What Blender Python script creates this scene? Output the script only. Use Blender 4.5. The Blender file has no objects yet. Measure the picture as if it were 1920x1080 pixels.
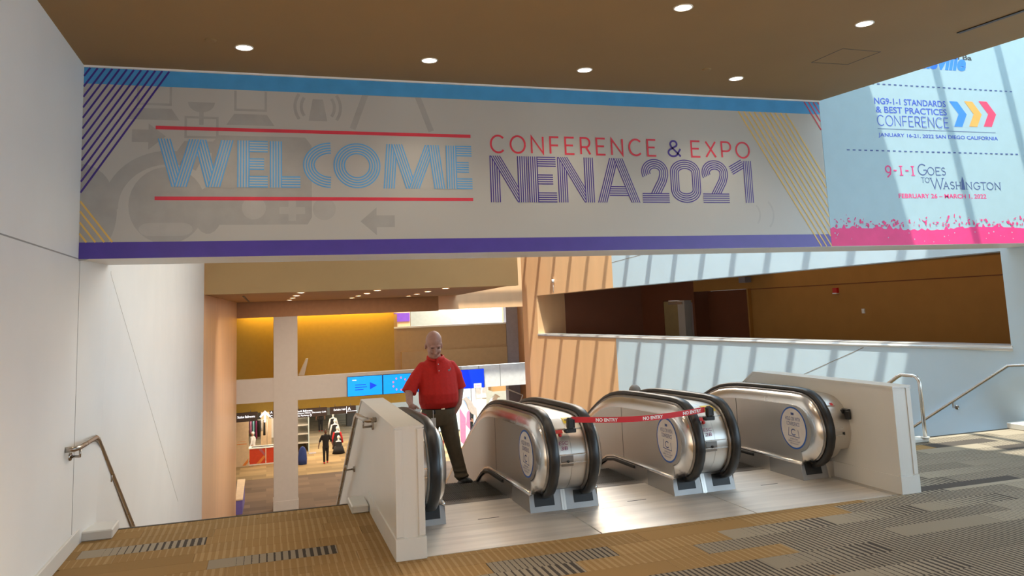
import bpy, math, random
from math import sin, cos, pi, radians, sqrt
from mathutils import Vector, Matrix
random.seed(7)
SC = bpy.context.scene
COL = SC.collection
# ------------------------------------------------------------------ camera
F_PX, CY = 1482.66, 390.56
YAW, PITCH, ROLL, CAM_H = .30382048, .12731632, -.03945325, 1.9
def _rot():
    cy, sy = cos(YAW), sin(YAW)
    f = Vector((sy*cos(PITCH), cy*cos(PITCH), sin(PITCH)))
    r = Vector((cy, -sy, 0)); u = r.cross(f)
    c, s = cos(ROLL), sin(ROLL)
    return c*r+s*u, c*u-s*r, f
R_, U_, F_ = _rot()
cam = bpy.data.cameras.new('camera'); camo = bpy.data.objects.new('camera', cam); COL.objects.link(camo)
m = Matrix.Identity(4)
for i in range(3):
    m[i][0], m[i][1], m[i][2] = R_[i], U_[i], -F_[i]
m[2][3] = CAM_H
camo.matrix_world = m
cam.sensor_width = 36; cam.lens = F_PX/1920*36; cam.shift_y = -(540-CY)/1920
cam.clip_start = .05; cam.clip_end = 300
SC.camera = camo
# ------------------------------------------------------------------ world, sun, exposure
w = bpy.data.worlds.new('world'); SC.world = w; w.use_nodes = True
bg = w.node_tree.nodes['Background']; bg.inputs[0].default_value = (.60, .81, 1, 1); bg.inputs[1].default_value = 6.0
sun = bpy.data.lights.new('sun', 'SUN'); sun.energy = 7.5; sun.angle = radians(.7); sun.color = (1, .98, .84)
suno = bpy.data.objects.new('sun', sun); COL.objects.link(suno)
SUN_D = Vector((.160, .335, -1)).normalized()
suno.rotation_euler = SUN_D.to_track_quat('-Z', 'Y').to_euler(); suno.location = (4, 0, 30)
SC.view_settings.view_transform = 'Standard'; SC.view_settings.look = 'None'
SC.view_settings.gamma = 1; SC.view_settings.use_curve_mapping = False
SC.view_settings.exposure = 0.0
try:
    SC.cycles.use_denoising = True; SC.cycles.max_bounces = 10; SC.cycles.diffuse_bounces = 6
    SC.cycles.sample_clamp_indirect = 6
except Exception: pass
def area(name, loc, size, power, color, dirv=(0, 0, -1), sy=None, parent=None, spread=None):
    l = bpy.data.lights.new(name, 'AREA'); l.energy = power; l.color = color; l.size = size
    if sy: l.shape = 'RECTANGLE'; l.size_y = sy
    if spread: l.spread = spread
    o = bpy.data.objects.new(name, l); COL.objects.link(o); o.location = loc
    o.rotation_euler = Vector(dirv).to_track_quat('-Z', 'Y').to_euler()
    return o
WARM = (1, .80, .58)
# area lights without modelled fixtures, mostly unseen fill added to brighten these levels
area('concourse_fill', (2.5, 50, -2.95), 7, 900, WARM, sy=11)  # unseen fill added to light the lower concourse
area('concourse_fill', (2.5, 39.5, -1.5), 8, 500, WARM, sy=6)  # second unseen fill, added over the front of the concourse
area('concourse_fill', (11.2, 43, 3.9), 5, 1900, (1, .97, .92), sy=7)  # unseen fill added to brighten the lower right entrance
area('lobby_fill', (1.0, 1.5, 4.24), 4, 900, (1, .80, .56), (-.3, -.3, -1), sy=4, spread=radians(125))  # unseen warm fill added for the left wall, floor and parapet
area('cove_lamp', (2.4, 37.6, 2.42), 7.0, 165, (1, .62, .12), (0, .45, -1), sy=.08)
area('soffit_lamp', (3.0, 29, 2.58), 6, 190, (1, .82, .66), sy=9)
area('hall_fill', (2.5, 26, 2.58), 6, 400, (1, .84, .70), (0, .9, -1), sy=1.5, spread=radians(110))  # unseen light added to brighten the front of the column
area('stair_fill', (4.5, 14.5, 7.7), 3, 620, (1, .84, .66), (-1, -.35, -.7), sy=11, spread=radians(150))  # unseen fill, added and aimed at the left stair wall
area('corridor_fill', (12.0, 13.5, 2.55), 2, 13, (1, .72, .35), sy=7)  # unseen warm fill added to lift the corridor walls

# ------------------------------------------------------------------ materials
def S(r, g, b):
    f = lambda c: (c/255/12.92) if c/255 <= .04045 else ((c/255+.055)/1.055)**2.4
    return (f(r), f(g), f(b), 1)
def mat(name, col, rough=.6, metal=0., var=.06, scale=6., bump=0., bscale=80., stretch=None, emit=None, spec=None):
    m = bpy.data.materials.new(name); m.use_nodes = True
    nt = m.node_tree; b = nt.nodes['Principled BSDF']
    b.inputs['Roughness'].default_value = rough; b.inputs['Metallic'].default_value = metal
    if spec is not None: b.inputs['Specular IOR Level'].default_value = spec
    geo = nt.nodes.new('ShaderNodeNewGeometry'); vec = geo.outputs['Position']
    if stretch:
        mp = nt.nodes.new('ShaderNodeMapping'); mp.inputs['Scale'].default_value = stretch
        nt.links.new(vec, mp.inputs['Vector']); vec = mp.outputs['Vector']
    n = nt.nodes.new('ShaderNodeTexNoise'); n.inputs['Scale'].default_value = scale; n.inputs['Detail'].default_value = 4
    nt.links.new(vec, n.inputs['Vector'])
    r = nt.nodes.new('ShaderNodeMapRange'); r.inputs['From Min'].default_value = .3; r.inputs['From Max'].default_value = .7
    r.inputs['To Min'].default_value = 1-var; r.inputs['To Max'].default_value = 1+var
    nt.links.new(n.outputs['Fac'], r.inputs['Value'])
    mx = nt.nodes.new('ShaderNodeVectorMath'); mx.operation = 'SCALE'; mx.inputs[0].default_value = col[:3]
    nt.links.new(r.outputs['Result'], mx.inputs['Scale']); nt.links.new(mx.outputs['Vector'], b.inputs['Base Color'])
    if bump:
        n2 = nt.nodes.new('ShaderNodeTexNoise'); n2.inputs['Scale'].default_value = bscale
        nt.links.new(vec, n2.inputs['Vector'])
        bp = nt.nodes.new('ShaderNodeBump'); bp.inputs['Strength'].default_value = bump; bp.inputs['Distance'].default_value = .01
        nt.links.new(n2.outputs['Fac'], bp.inputs['Height']); nt.links.new(bp.outputs['Normal'], b.inputs['Normal'])
    if metal > .5:
        r2 = nt.nodes.new('ShaderNodeMapRange'); r2.inputs['To Min'].default_value = rough*.75; r2.inputs['To Max'].default_value = rough*1.3
        nt.links.new(n.outputs['Fac'], r2.inputs['Value']); nt.links.new(r2.outputs['Result'], b.inputs['Roughness'])
    if emit:
        b.inputs['Emission Color'].default_value = col; b.inputs['Emission Strength'].default_value = emit
    return m
M = {}
M['white'] = mat('painted_white', (.77, .76, .73, 1), .45, var=.02, scale=1.5)
M['white_gloss'] = mat('satin_white', (.66, .64, .59, 1), .32, var=.02, scale=2)
M['offwhite'] = mat('plaster_offwhite', (.56, .53, .48, 1), .6, var=.02)
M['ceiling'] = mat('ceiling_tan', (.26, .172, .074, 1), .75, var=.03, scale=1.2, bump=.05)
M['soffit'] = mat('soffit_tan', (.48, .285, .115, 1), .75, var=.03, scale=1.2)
M['orange'] = mat('wood_orange', (.86, .52, .28, 1), .36, var=.05, scale=2.2, stretch=(1, 1, .12))
M['yellow'] = mat('yellow_wall', (.38, .24, .035, 1), .7, var=.04)
M['brown_wall'] = mat('brown_wall', (.40, .27, .14, 1), .7, var=.04)
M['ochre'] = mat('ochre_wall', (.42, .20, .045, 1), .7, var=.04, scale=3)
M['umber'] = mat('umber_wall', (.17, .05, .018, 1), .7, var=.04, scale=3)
M['steel'] = mat('brushed_steel', (.62, .585, .54, 1), .36, 1, var=.02, scale=1.5, bump=.02, bscale=25)
M['rail'] = mat('rail_steel', (.42, .37, .32, 1), .28, 1, var=.01)
M['steel_dark'] = mat('dark_steel', (.27, .25, .235, 1), .3, 1, var=.02, scale=2)
M['steel_bright'] = mat('bright_steel', (.74, .72, .70, 1), .24, 1, var=.01)
M['plate'] = mat('plate_metal', (.74, .69, .63, 1), .36, .5, var=.13, scale=2.2, stretch=(.35, 5, 1), bump=.05, bscale=60)
M['sill'] = mat('sill_metal', (.74, .75, .75, 1), .3, .35, var=.02)
M['rubber'] = mat('black_rubber', (.012, .011, .011, 1), .38, var=.1)
M['white_skylit'] = mat('white_sky_tint', (.60, .75, .86, 1), .4, var=.02, scale=1.5)  # white wall paint with the blue skylight put into its colour
M['foot_steel'] = mat('foot_steel', (.36, .35, .34, 1), .45, .9, var=.02)
M['black'] = mat('black_plastic', (.012, .012, .013, 1), .45)
M['step'] = mat('step_metal', (.055, .047, .043, 1), .45, .4, var=.15, scale=40, stretch=(4, .2, 1))
M['red_tape'] = mat('red_webbing', (.60, .012, .02, 1), .55)
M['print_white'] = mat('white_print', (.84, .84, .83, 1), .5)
M['banner'] = mat('banner_vinyl', (.42, .41, .378, 1), .32, var=.02, scale=.8)
M['icon'] = mat('banner_grey_icon', (.335, .328, .305, 1), .4)
M['icon_light'] = mat('banner_light_icon', (.38, .37, .345, 1), .4)
M['blue_band'] = mat('banner_blue', S(66, 146, 200), .4)
M['purple_band'] = mat('banner_purple', S(72, 52, 146), .3)
M['violet'] = mat('banner_violet_line', S(62, 40, 130), .4)
M['gold'] = mat('banner_gold_line', S(214, 176, 92), .4)
M['letter_blue'] = mat('letter_blue', S(88, 158, 212), .4)
M['letter_red'] = mat('letter_red', S(205, 52, 70), .4)
M['conf'] = mat('conference_vinyl', (.34, .475, .535, 1), .42, var=.02)
M['ink_blue'] = mat('ink_blue', S(66, 92, 190), .5)
M['ink_navy'] = mat('ink_navy', S(70, 88, 140), .5)
M['ink_chev'] = mat('ink_bright_blue', S(60, 130, 235), .5)
M['ink_orange'] = mat('ink_orange', S(226, 164, 84), .5)
M['ink_red'] = mat('ink_coral', S(232, 70, 105), .5)
M['pink'] = mat('ink_magenta', S(225, 55, 125), .5)
M['dark'] = mat('dark_grey', (.05, .05, .05, 1), .6)
M['brown_sign'] = mat('sign_brown', (.055, .035, .03, 1), .5)
M['lamp'] = mat('lamp_lens', (1, .93, .82, 1), .5, emit=9)
M['lamp_far'] = mat('lamp_lens_far', (1, .93, .82, 1), .5, emit=14)
M['sign_light'] = mat('lit_lettering', (.85, .9, 1, 1), .5, emit=1.3)
M['screen_cyan'] = mat('screen_light_blue', (.0, .30, .95, 1), .4, emit=.95)
M['screen_blue'] = mat('screen_deep_blue', (.0, .03, .95, 1), .4, emit=.95)
M['screen_mark'] = mat('screen_royal_blue', (.0, .05, .85, 1), .4, emit=.7)
M['screen_white'] = mat('screen_white', (.75, .8, 1, 1), .4, emit=.8)
M['screen_pink'] = mat('screen_pink', (.9, .2, .35, 1), .4, emit=.7)
M['skin'] = mat('skin', (.40, .20, .145, 1), .5, var=.08, scale=30, bump=.05)
M['skin_dark'] = mat('skin_brown', (.12, .05, .03, 1), .5)
M['shirt_red'] = mat('red_knit', (.54, .011, .004, 1), .8, var=.08, scale=40, bump=.1, bscale=300)
M['khaki'] = mat('khaki_cotton', (.150, .118, .075, 1), .85, var=.08, scale=20, bump=.1, bscale=200)
M['black_cloth'] = mat('black_cloth', (.012, .012, .014, 1), .85)
M['white_cloth'] = mat('white_cloth', (.6, .6, .6, 1), .85)
M['red_cloth'] = mat('red_cloth', (.45, .01, .015, 1), .8)
M['blue_cloth'] = mat('blue_cloth', (.03, .06, .25, 1), .8)
M['pale_blue_cloth'] = mat('pale_blue_cloth', (.25, .36, .62, 1), .8)
M['pink_cloth'] = mat('pink_cloth', (.50, .20, .38, 1), .8)
M['teal_cloth'] = mat('teal_cloth', (.20, .50, .55, 1), .8)
M['maroon_cloth'] = mat('maroon_cloth', (.20, .02, .10, 1), .8)
M['grey_hair'] = mat('grey_hair', (.25, .21, .18, 1), .8, var=.2, scale=120)
M['leather'] = mat('black_leather', (.012, .011, .010, 1), .35)
M['yellow_sticker'] = mat('yellow_sticker', (.75, .55, .02, 1), .45)
M['decal'] = mat('decal_cream', (.66, .60, .55, 1), .45)
M['decal_blue'] = mat('decal_blue', S(45, 95, 175), .45)
M['red_plastic'] = mat('red_plastic', (.55, .02, .02, 1), .35)
M['counter_red'] = mat('counter_red', (.62, .06, .02, 1), .5)
M['counter_orange'] = mat('counter_orange', (.75, .25, .05, 1), .5)
M['counter_mauve'] = mat('counter_mauve', (.45, .12, .16, 1), .5)
M['booth'] = mat('booth_panel', (.72, .56, .38, 1), .6)
M['purple_panel'] = mat('purple_panel', (.16, .13, .42, 1), .5)
M['grey_pillar'] = mat('grey_pillar', (.28, .25, .27, 1), .6)
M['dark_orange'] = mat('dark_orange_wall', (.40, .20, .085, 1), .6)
M['grey_green'] = mat('grey_green_wall', (.38, .38, .33, 1), .7)
M['glass_blue'] = mat('pale_glazing', (.55, .68, .72, 1), .2, var=.03)
M['purple_print'] = mat('purple_print', (.22, .07, .50, 1), .6)
M['gold_bright'] = mat('yellow_drape', (.85, .65, .12, 1), .6)
M['door_paint'] = mat('door_paint', (.36, .27, .12, 1), .5)
M['groove'] = mat('panel_joint', (.30, .29, .27, 1), .7)
M['nosing'] = mat('dark_nosing', (.05, .04, .03, 1), .5)

def carpet(name, base, bar, duty0, duty1, pitch=.057, axis=0):
    m = bpy.data.materials.new(name); m.use_nodes = True; nt = m.node_tree; N = nt.nodes; L = nt.links
    b = N['Principled BSDF']; b.inputs['Roughness'].default_value = .95; b.inputs['Specular IOR Level'].default_value = .15
    geo = N.new('ShaderNodeNewGeometry'); sp = N.new('ShaderNodeSeparateXYZ'); L.new(geo.outputs['Position'], sp.inputs[0])
    def mth(op, a, bb):
        n = N.new('ShaderNodeMath'); n.operation = op
        for i, v in enumerate((a, bb)):
            if v is None: continue
            if isinstance(v, (int, float)): n.inputs[i].default_value = v
            else: L.new(v, n.inputs[i])
        return n.outputs[0]
    fr = mth('FRACT', mth('DIVIDE', sp.outputs[axis], pitch), None)
    tc = N.new('ShaderNodeTexCoord'); s2 = N.new('ShaderNodeSeparateXYZ'); L.new(tc.outputs['Generated'], s2.inputs[0])
    mr = N.new('ShaderNodeMapRange'); mr.inputs['To Min'].default_value = duty0; mr.inputs['To Max'].default_value = duty1
    L.new(s2.outputs[0], mr.inputs['Value'])
    wob = N.new('ShaderNodeTexNoise'); wob.inputs['Scale'].default_value = 60; L.new(geo.outputs['Position'], wob.inputs['Vector'])
    fr2 = mth('ADD', fr, mth('MULTIPLY', mth('SUBTRACT', wob.outputs['Fac'], .5), .30))
    mask = mth('LESS_THAN', fr2, mr.outputs['Result'])
    oi = N.new('ShaderNodeObjectInfo')
    rnd = mth('ADD', mth('MULTIPLY', oi.outputs['Random'], .22), .89)
    ns = N.new('ShaderNodeTexNoise'); ns.inputs['Scale'].default_value = 420; L.new(geo.outputs['Position'], ns.inputs['Vector'])
    sc_ = mth('MULTIPLY', rnd, mth('ADD', mth('MULTIPLY', ns.outputs['Fac'], .5), .75))
    mix = N.new('ShaderNodeMixRGB'); mix.inputs[1].default_value = base; mix.inputs[2].default_value = bar; L.new(mask, mix.inputs[0])
    v = N.new('ShaderNodeVectorMath'); v.operation = 'SCALE'; L.new(mix.outputs[0], v.inputs[0]); L.new(sc_, v.inputs['Scale'])
    L.new(v.outputs['Vector'], b.inputs['Base Color'])
    bp = N.new('ShaderNodeBump'); bp.inputs['Strength'].default_value = .25; bp.inputs['Distance'].default_value = .004
    L.new(ns.outputs['Fac'], bp.inputs['Height']); L.new(bp.outputs['Normal'], b.inputs['Normal'])
    return m
OC, TN, GR, DK = (.29, .175, .068, 1), (.36, .235, .11, 1), (.30, .25, .185, 1), (.068, .055, .045, 1)
CP = [carpet('carpet_ochre', OC, TN, .05, .45), carpet('carpet_ochre_plain', OC, OC, .3, .3), carpet('carpet_tan_bars', OC, TN, .5, .2),
      carpet('carpet_grey_dark_bars', GR, DK, -.12, .62, .057), carpet('carpet_grey_dark_even', GR, DK, .42, .42, .043),
      carpet('carpet_grey_plain', GR, GR, .3, .3), carpet('carpet_dark_plain', DK, (.085, .073, .064, 1), .5, .5, .02),
      carpet('carpet_grey_fine', GR, DK, .12, .40, .043)]
def far_carpet():
    m = bpy.data.materials.new('carpet_lower'); m.use_nodes = True; nt = m.node_tree; N = nt.nodes; L = nt.links
    b = N['Principled BSDF']; b.inputs['Roughness'].default_value = .9
    geo = N.new('ShaderNodeNewGeometry'); mp = N.new('ShaderNodeMapping'); L.new(geo.outputs['Position'], mp.inputs['Vector'])
    br = N.new('ShaderNodeTexBrick'); br.inputs['Scale'].default_value = 1.0; br.inputs['Mortar Size'].default_value = 0
    br.inputs['Brick Width'].default_value = 1.3; br.inputs['Row Height'].default_value = .6; br.inputs['Bias'].default_value = 0
    br.inputs['Color1'].default_value = (.75, .75, .75, 1); br.inputs['Color2'].default_value = (1.3, 1.3, 1.3, 1)
    L.new(mp.outputs['Vector'], br.inputs['Vector'])
    sp = N.new('ShaderNodeSeparateXYZ'); L.new(geo.outputs['Position'], sp.inputs[0])
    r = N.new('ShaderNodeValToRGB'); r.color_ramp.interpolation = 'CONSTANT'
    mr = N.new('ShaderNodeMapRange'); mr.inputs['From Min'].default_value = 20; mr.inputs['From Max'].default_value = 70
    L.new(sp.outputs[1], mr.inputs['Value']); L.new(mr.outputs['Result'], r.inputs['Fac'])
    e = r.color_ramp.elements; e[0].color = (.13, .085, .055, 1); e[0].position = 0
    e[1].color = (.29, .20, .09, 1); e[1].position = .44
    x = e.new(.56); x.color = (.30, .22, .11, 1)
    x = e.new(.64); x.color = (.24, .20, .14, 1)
    mu = N.new('ShaderNodeMixRGB'); mu.blend_type = 'MULTIPLY'; mu.inputs[0].default_value = 1
    L.new(r.outputs['Color'], mu.inputs[1]); L.new(br.outputs['Color'], mu.inputs[2]); L.new(mu.outputs[0], b.inputs['Base Color'])
    return m
M['carpet_far'] = far_carpet()

# ------------------------------------------------------------------ mesh helpers
def wloc(p):
    v = Vector((0, 0, 0))
    while p is not None: v = v + p.location; p = p.parent
    return v
class MB:
    def __init__(s): s.v = []; s.f = []; s.mi = []; s.sm = []
    def add(s, vs, fs, mi=0, smooth=False):
        o = len(s.v); s.v += [tuple(p) for p in vs]
        for f in fs: s.f.append(tuple(i+o for i in f)); s.mi.append(mi); s.sm.append(smooth)
        return s
    def box(s, a, b, mi=0, M4=None, bev=0):
        x0, y0, z0 = (min(a[i], b[i]) for i in range(3)); x1, y1, z1 = (max(a[i], b[i]) for i in range(3))
        if bev:
            e = bev; vs = []; 
            # bevelled box: 24 verts
            import itertools
            idx = {}
            for sx, sy, sz in itertools.product((0, 1), repeat=3):
                X = (x0, x1)[sx]; Y = (y0, y1)[sy]; Z = (z0, z1)[sz]
                dx = e*(1-2*sx); dy = e*(1-2*sy); dz = e*(1-2*sz)
                for k, p in enumerate(((X, Y+dy, Z+dz), (X+dx, Y, Z+dz), (X+dx, Y+dy, Z))):
                    idx[(sx, sy, sz, k)] = len(vs); vs.append(p)
            fs = []
            for k in range(3):
                for side in (0, 1):
                    o = [i for i in range(3) if i != k]
                    cyc = [(0, 0), (1, 0), (1, 1), (0, 1)]
                    q = []
                    for c in cyc:
                        t = [0]*3; t[k] = side; t[o[0]] = c[0]; t[o[1]] = c[1]; q.append(idx[(*t, k)])
                    fs.append(q)
            for a_ in range(3):      # edges along axis a_
                o = [i for i in range(3) if i != a_]
                for c0 in (0, 1):
                    for c1 in (0, 1):
                        t0 = [0]*3; t1 = [0]*3; t0[a_] = 0; t1[a_] = 1
                        for t in (t0, t1): t[o[0]] = c0; t[o[1]] = c1
                        fs.append([idx[(*t0, o[0])], idx[(*t1, o[0])], idx[(*t1, o[1])], idx[(*t0, o[1])]])
            for c in itertools.product((0, 1), repeat=3): fs.append([idx[(*c, 0)], idx[(*c, 1)], idx[(*c, 2)]])
        else:
            vs = [(x, y, z) for z in (z0, z1) for y in (y0, y1) for x in (x0, x1)]
            fs = [(0, 2, 3, 1), (4, 5, 7, 6), (0, 1, 5, 4), (2, 6, 7, 3), (0, 4, 6, 2), (1, 3, 7, 5)]
        if M4 is not None: vs = [M4 @ Vector(p) for p in vs]
        return s.add(vs, fs, mi)
    def hexa(s, b4, t4, mi=0):
        return s.add(list(b4)+list(t4), [(3, 2, 1, 0), (4, 5, 6, 7), (0, 1, 5, 4), (1, 2, 6, 5), (2, 3, 7, 6), (3, 0, 4, 7)], mi)
    def prism(s, poly, a, b, axis, mi=0):
        # poly 2D points; extruded along axis from a to b.  axis 0: poly=(y,z); 1: (x,z); 2: (x,y)
        def P(p, t):
            return (t, p[0], p[1]) if axis == 0 else (p[0], t, p[1]) if axis == 1 else (p[0], p[1], t)
        n = len(poly); vs = [P(p, a) for p in poly]+[P(p, b) for p in poly]
        fs = [tuple(range(n))[::-1], tuple(range(n, 2*n))]+[(i, (i+1) % n, n+(i+1) % n, n+i) for i in range(n)]
        return s.add(vs, fs, mi)
    def tube(s, pts, r, seg=10, mi=0, caps=True, sq=None):
        pts = [Vector(p) for p in pts]; n = len(pts); rs = r if isinstance(r, (list, tuple)) else [r]*n
        vs = []; up = None
        for i, p in enumerate(pts):
            t = (pts[min(i+1, n-1)]-pts[max(i-1, 0)]).normalized()
            if up is None:
                up = t.orthogonal().normalized()
            up = (up - t*up.dot(t)).normalized(); sd = t.cross(up)
            for k in range(seg):
                a = 2*pi*k/seg; vs.append(p+rs[i]*(cos(a)*up+sin(a)*sd))
        fs = [(i*seg+k, i*seg+(k+1) % seg, (i+1)*seg+(k+1) % seg, (i+1)*seg+k) for i in range(n-1) for k in range(seg)]
        if caps: fs += [tuple(range(seg))[::-1], tuple(range((n-1)*seg, n*seg))]
        return s.add(vs, fs, mi, True)
    def rings(s, rings, mi=0, caps=True, smooth=True):
        seg = len(rings[0]); vs = [p for r in rings for p in r]; n = len(rings)
        fs = [(i*seg+k, i*seg+(k+1) % seg, (i+1)*seg+(k+1) % seg, (i+1)*seg+k) for i in range(n-1) for k in range(seg)]
        if caps: fs += [tuple(range(seg))[::-1], tuple(range((n-1)*seg, n*seg))]
        return s.add(vs, fs, mi, smooth)
    def ell(s, c, r, rot=None, seg=14, rg=9, mi=0):
        vs = []
        R = rot or Matrix.Identity(3); c = Vector(c)
        rr = []
        for i in range(rg+1):
            th = pi*(.02+.96*i/rg)
            rr.append([c+R @ Vector((r[0]*sin(th)*cos(2*pi*k/seg), r[1]*sin(th)*sin(2*pi*k/seg), r[2]*cos(th))) for k in range(seg)])
        return s.rings(rr[::-1], mi)
    def build(s, name, mats, parent=None, kind=None, base=True):
        me = bpy.data.meshes.new(name)
        off = wloc(parent) if parent is not None else Vector((0, 0, 0))
        loc = Vector((0, 0, 0))
        if parent is None and base and s.v:
            xs, ys, zs = zip(*s.v); loc = Vector(((min(xs)+max(xs))/2, (min(ys)+max(ys))/2, min(zs))); off = loc
        me.from_pydata([tuple(Vector(p)-off) for p in s.v], [], s.f)
        for mm in (mats if isinstance(mats, (list, tuple)) else [mats]): me.materials.append(M[mm] if isinstance(mm, str) else mm)
        me.polygons.foreach_set('material_index', s.mi); me.polygons.foreach_set('use_smooth', s.sm)
        me.validate(); me.update()
        o = bpy.data.objects.new(name, me); COL.objects.link(o)
        if parent is not None: o.parent = parent
        else: o.location = loc
        if kind: o['kind'] = kind
        return o
def tag(o, label, cat, group=None):
    o['label'] = label; o['category'] = cat
    if group: o['group'] = group
    return o
def thing(name, loc, label, cat, group=None):
    o = bpy.data.objects.new(name, None); COL.objects.link(o); o.location = loc; o.empty_display_size = .1
    return tag(o, label, cat, group)
def struct(name, mb, mats): return mb.build(name, mats, None, 'structure')
KIDS = {}
def copy_tree(o, parent=None):
    c = o.copy(); COL.objects.link(c)
    if parent is not None: c.parent = parent
    for ch in list(o.children): copy_tree(ch, c)
    return c
def Y(px, py, y):      # the point of a plane y = const that the picture point shows (flat print is laid out on its wall this way)
    d = R_*((px-960)/F_PX)-U_*((py-CY)/F_PX)+F_
    t = y/d.y
    return (d.x*t, CAM_H+d.z*t)
def arc(cx, cz, rx, rz, a0, a1, n=16):
    return [(cx+rx*cos(radians(a0+(a1-a0)*i/n)), cz+rz*sin(radians(a0+(a1-a0)*i/n))) for i in range(n+1)]

class Flat:
    """flat print on a plane: frame = origin, right, up, out (unit vectors)"""
    def __init__(s, org, right, up):
        s.o = Vector(org); s.r = Vector(right); s.u = Vector(up); s.n = s.r.cross(s.u)
        s.mb = MB(); s.k = 0
    def P(s, x, z, d): return s.o+s.r*x+s.u*z+s.n*d
    def poly(s, pts, d=.001, mi=0):
        n = len(pts); d += s.k*8e-6; s.k += 1
        s.mb.add([s.P(x, z, d) for x, z in pts], [tuple(range(n))], mi)
    def ribbon(s, pts, w, d=.001, closed=False, off=0, mi=0):
        n = len(pts); V = [Vector(p) for p in pts]; nr = []
        for i in range(n):
            a = V[(i-1) % n] if (closed or i) else V[0]; b = V[(i+1) % n] if (closed or i < n-1) else V[-1]
            t1 = (V[i]-a); t2 = (b-V[i])
            t1 = t1.normalized() if t1.length > 1e-9 else t2.normalized(); t2 = t2.normalized() if t2.length > 1e-9 else t1
            q = (t1+t2); q = q.normalized() if q.length > 1e-6 else t1
            nn = Vector((-q.y, q.x)); c = max(.4, nn.dot(Vector((-t1.y, t1.x))))
            nr.append(nn/c)
        d += s.k*8e-6; s.k += 1
        L = [V[i]+nr[i]*(off+w/2) for i in range(n)]; Rr = [V[i]+nr[i]*(off-w/2) for i in range(n)]
        vs = [s.P(p.x, p.y, d) for p in Rr]+[s.P(p.x, p.y, d) for p in L]
        m_ = n if closed else n-1
        s.mb.add(vs, [(i, (i+1) % n, n+(i+1) % n, n+i) for i in range(m_)], mi)
    def rect(s, x0, z0, x1, z1, d=.001, mi=0): s.poly([(x0, z0), (x1, z0), (x1, z1), (x0, z1)], d, mi)
    def disc(s, cx, cz, rx, rz=None, d=.001, n=32, mi=0): s.poly(arc(cx, cz, rx, rz or rx, 0, 360-360/n, n-1), d, mi)
TXT = {}
def text_mesh(body, bold=0., shear=0.):
    cu = bpy.data.curves.new('lettering', 'FONT'); cu.body = body; cu.size = 1; cu.offset = bold; cu.shear = shear; cu.resolution_u = 3
    o = bpy.data.objects.new('lettering', cu); COL.objects.link(o)
    dg = bpy.context.evaluated_depsgraph_get(); me = bpy.data.meshes.new_from_object(o.evaluated_get(dg))
    bpy.data.objects.remove(o); vs = [v.co.copy() for v in me.vertices]; fs = [tuple(p.vertices) for p in me.polygons]
    bpy.data.meshes.remove(me); return vs, fs
def text(fl, body, x0, z0, x1, z1, d=.002, bold=0., mi=0, shear=0.):
    """fit the words into the rectangle"""
    k = (body, bold, shear)
    if k not in TXT: TXT[k] = text_mesh(body, bold, shear)
    vs, fs = TXT[k]
    ax = min(v.x for v in vs); bx = max(v.x for v in vs); ay = min(v.y for v in vs); by = max(v.y for v in vs)
    fl.mb.add([fl.P(x0+(v.x-ax)/(bx-ax)*(x1-x0), z0+(v.y-ay)/(by-ay)*(z1-z0), d) for v in vs], fs, mi)

# ------------------------------------------------------------------ setting: floors
NEAR_Y, PL_Y, NOSE_L, NOSE_R = -8, 6.44, 8.5, 8.72
PX0, PX1 = 1.19, 5.81
b = MB()
b.box((-1.6, NEAR_Y, -.5), (12.5, PL_Y, -.008))
b.box((-1.6, PL_Y, -.5), (PX0, NOSE_L, -.008))
b.box((PX1, PL_Y, -.5), (10.6, NOSE_R, -.008))
floor = struct('floor', b, CP[1])
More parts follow.
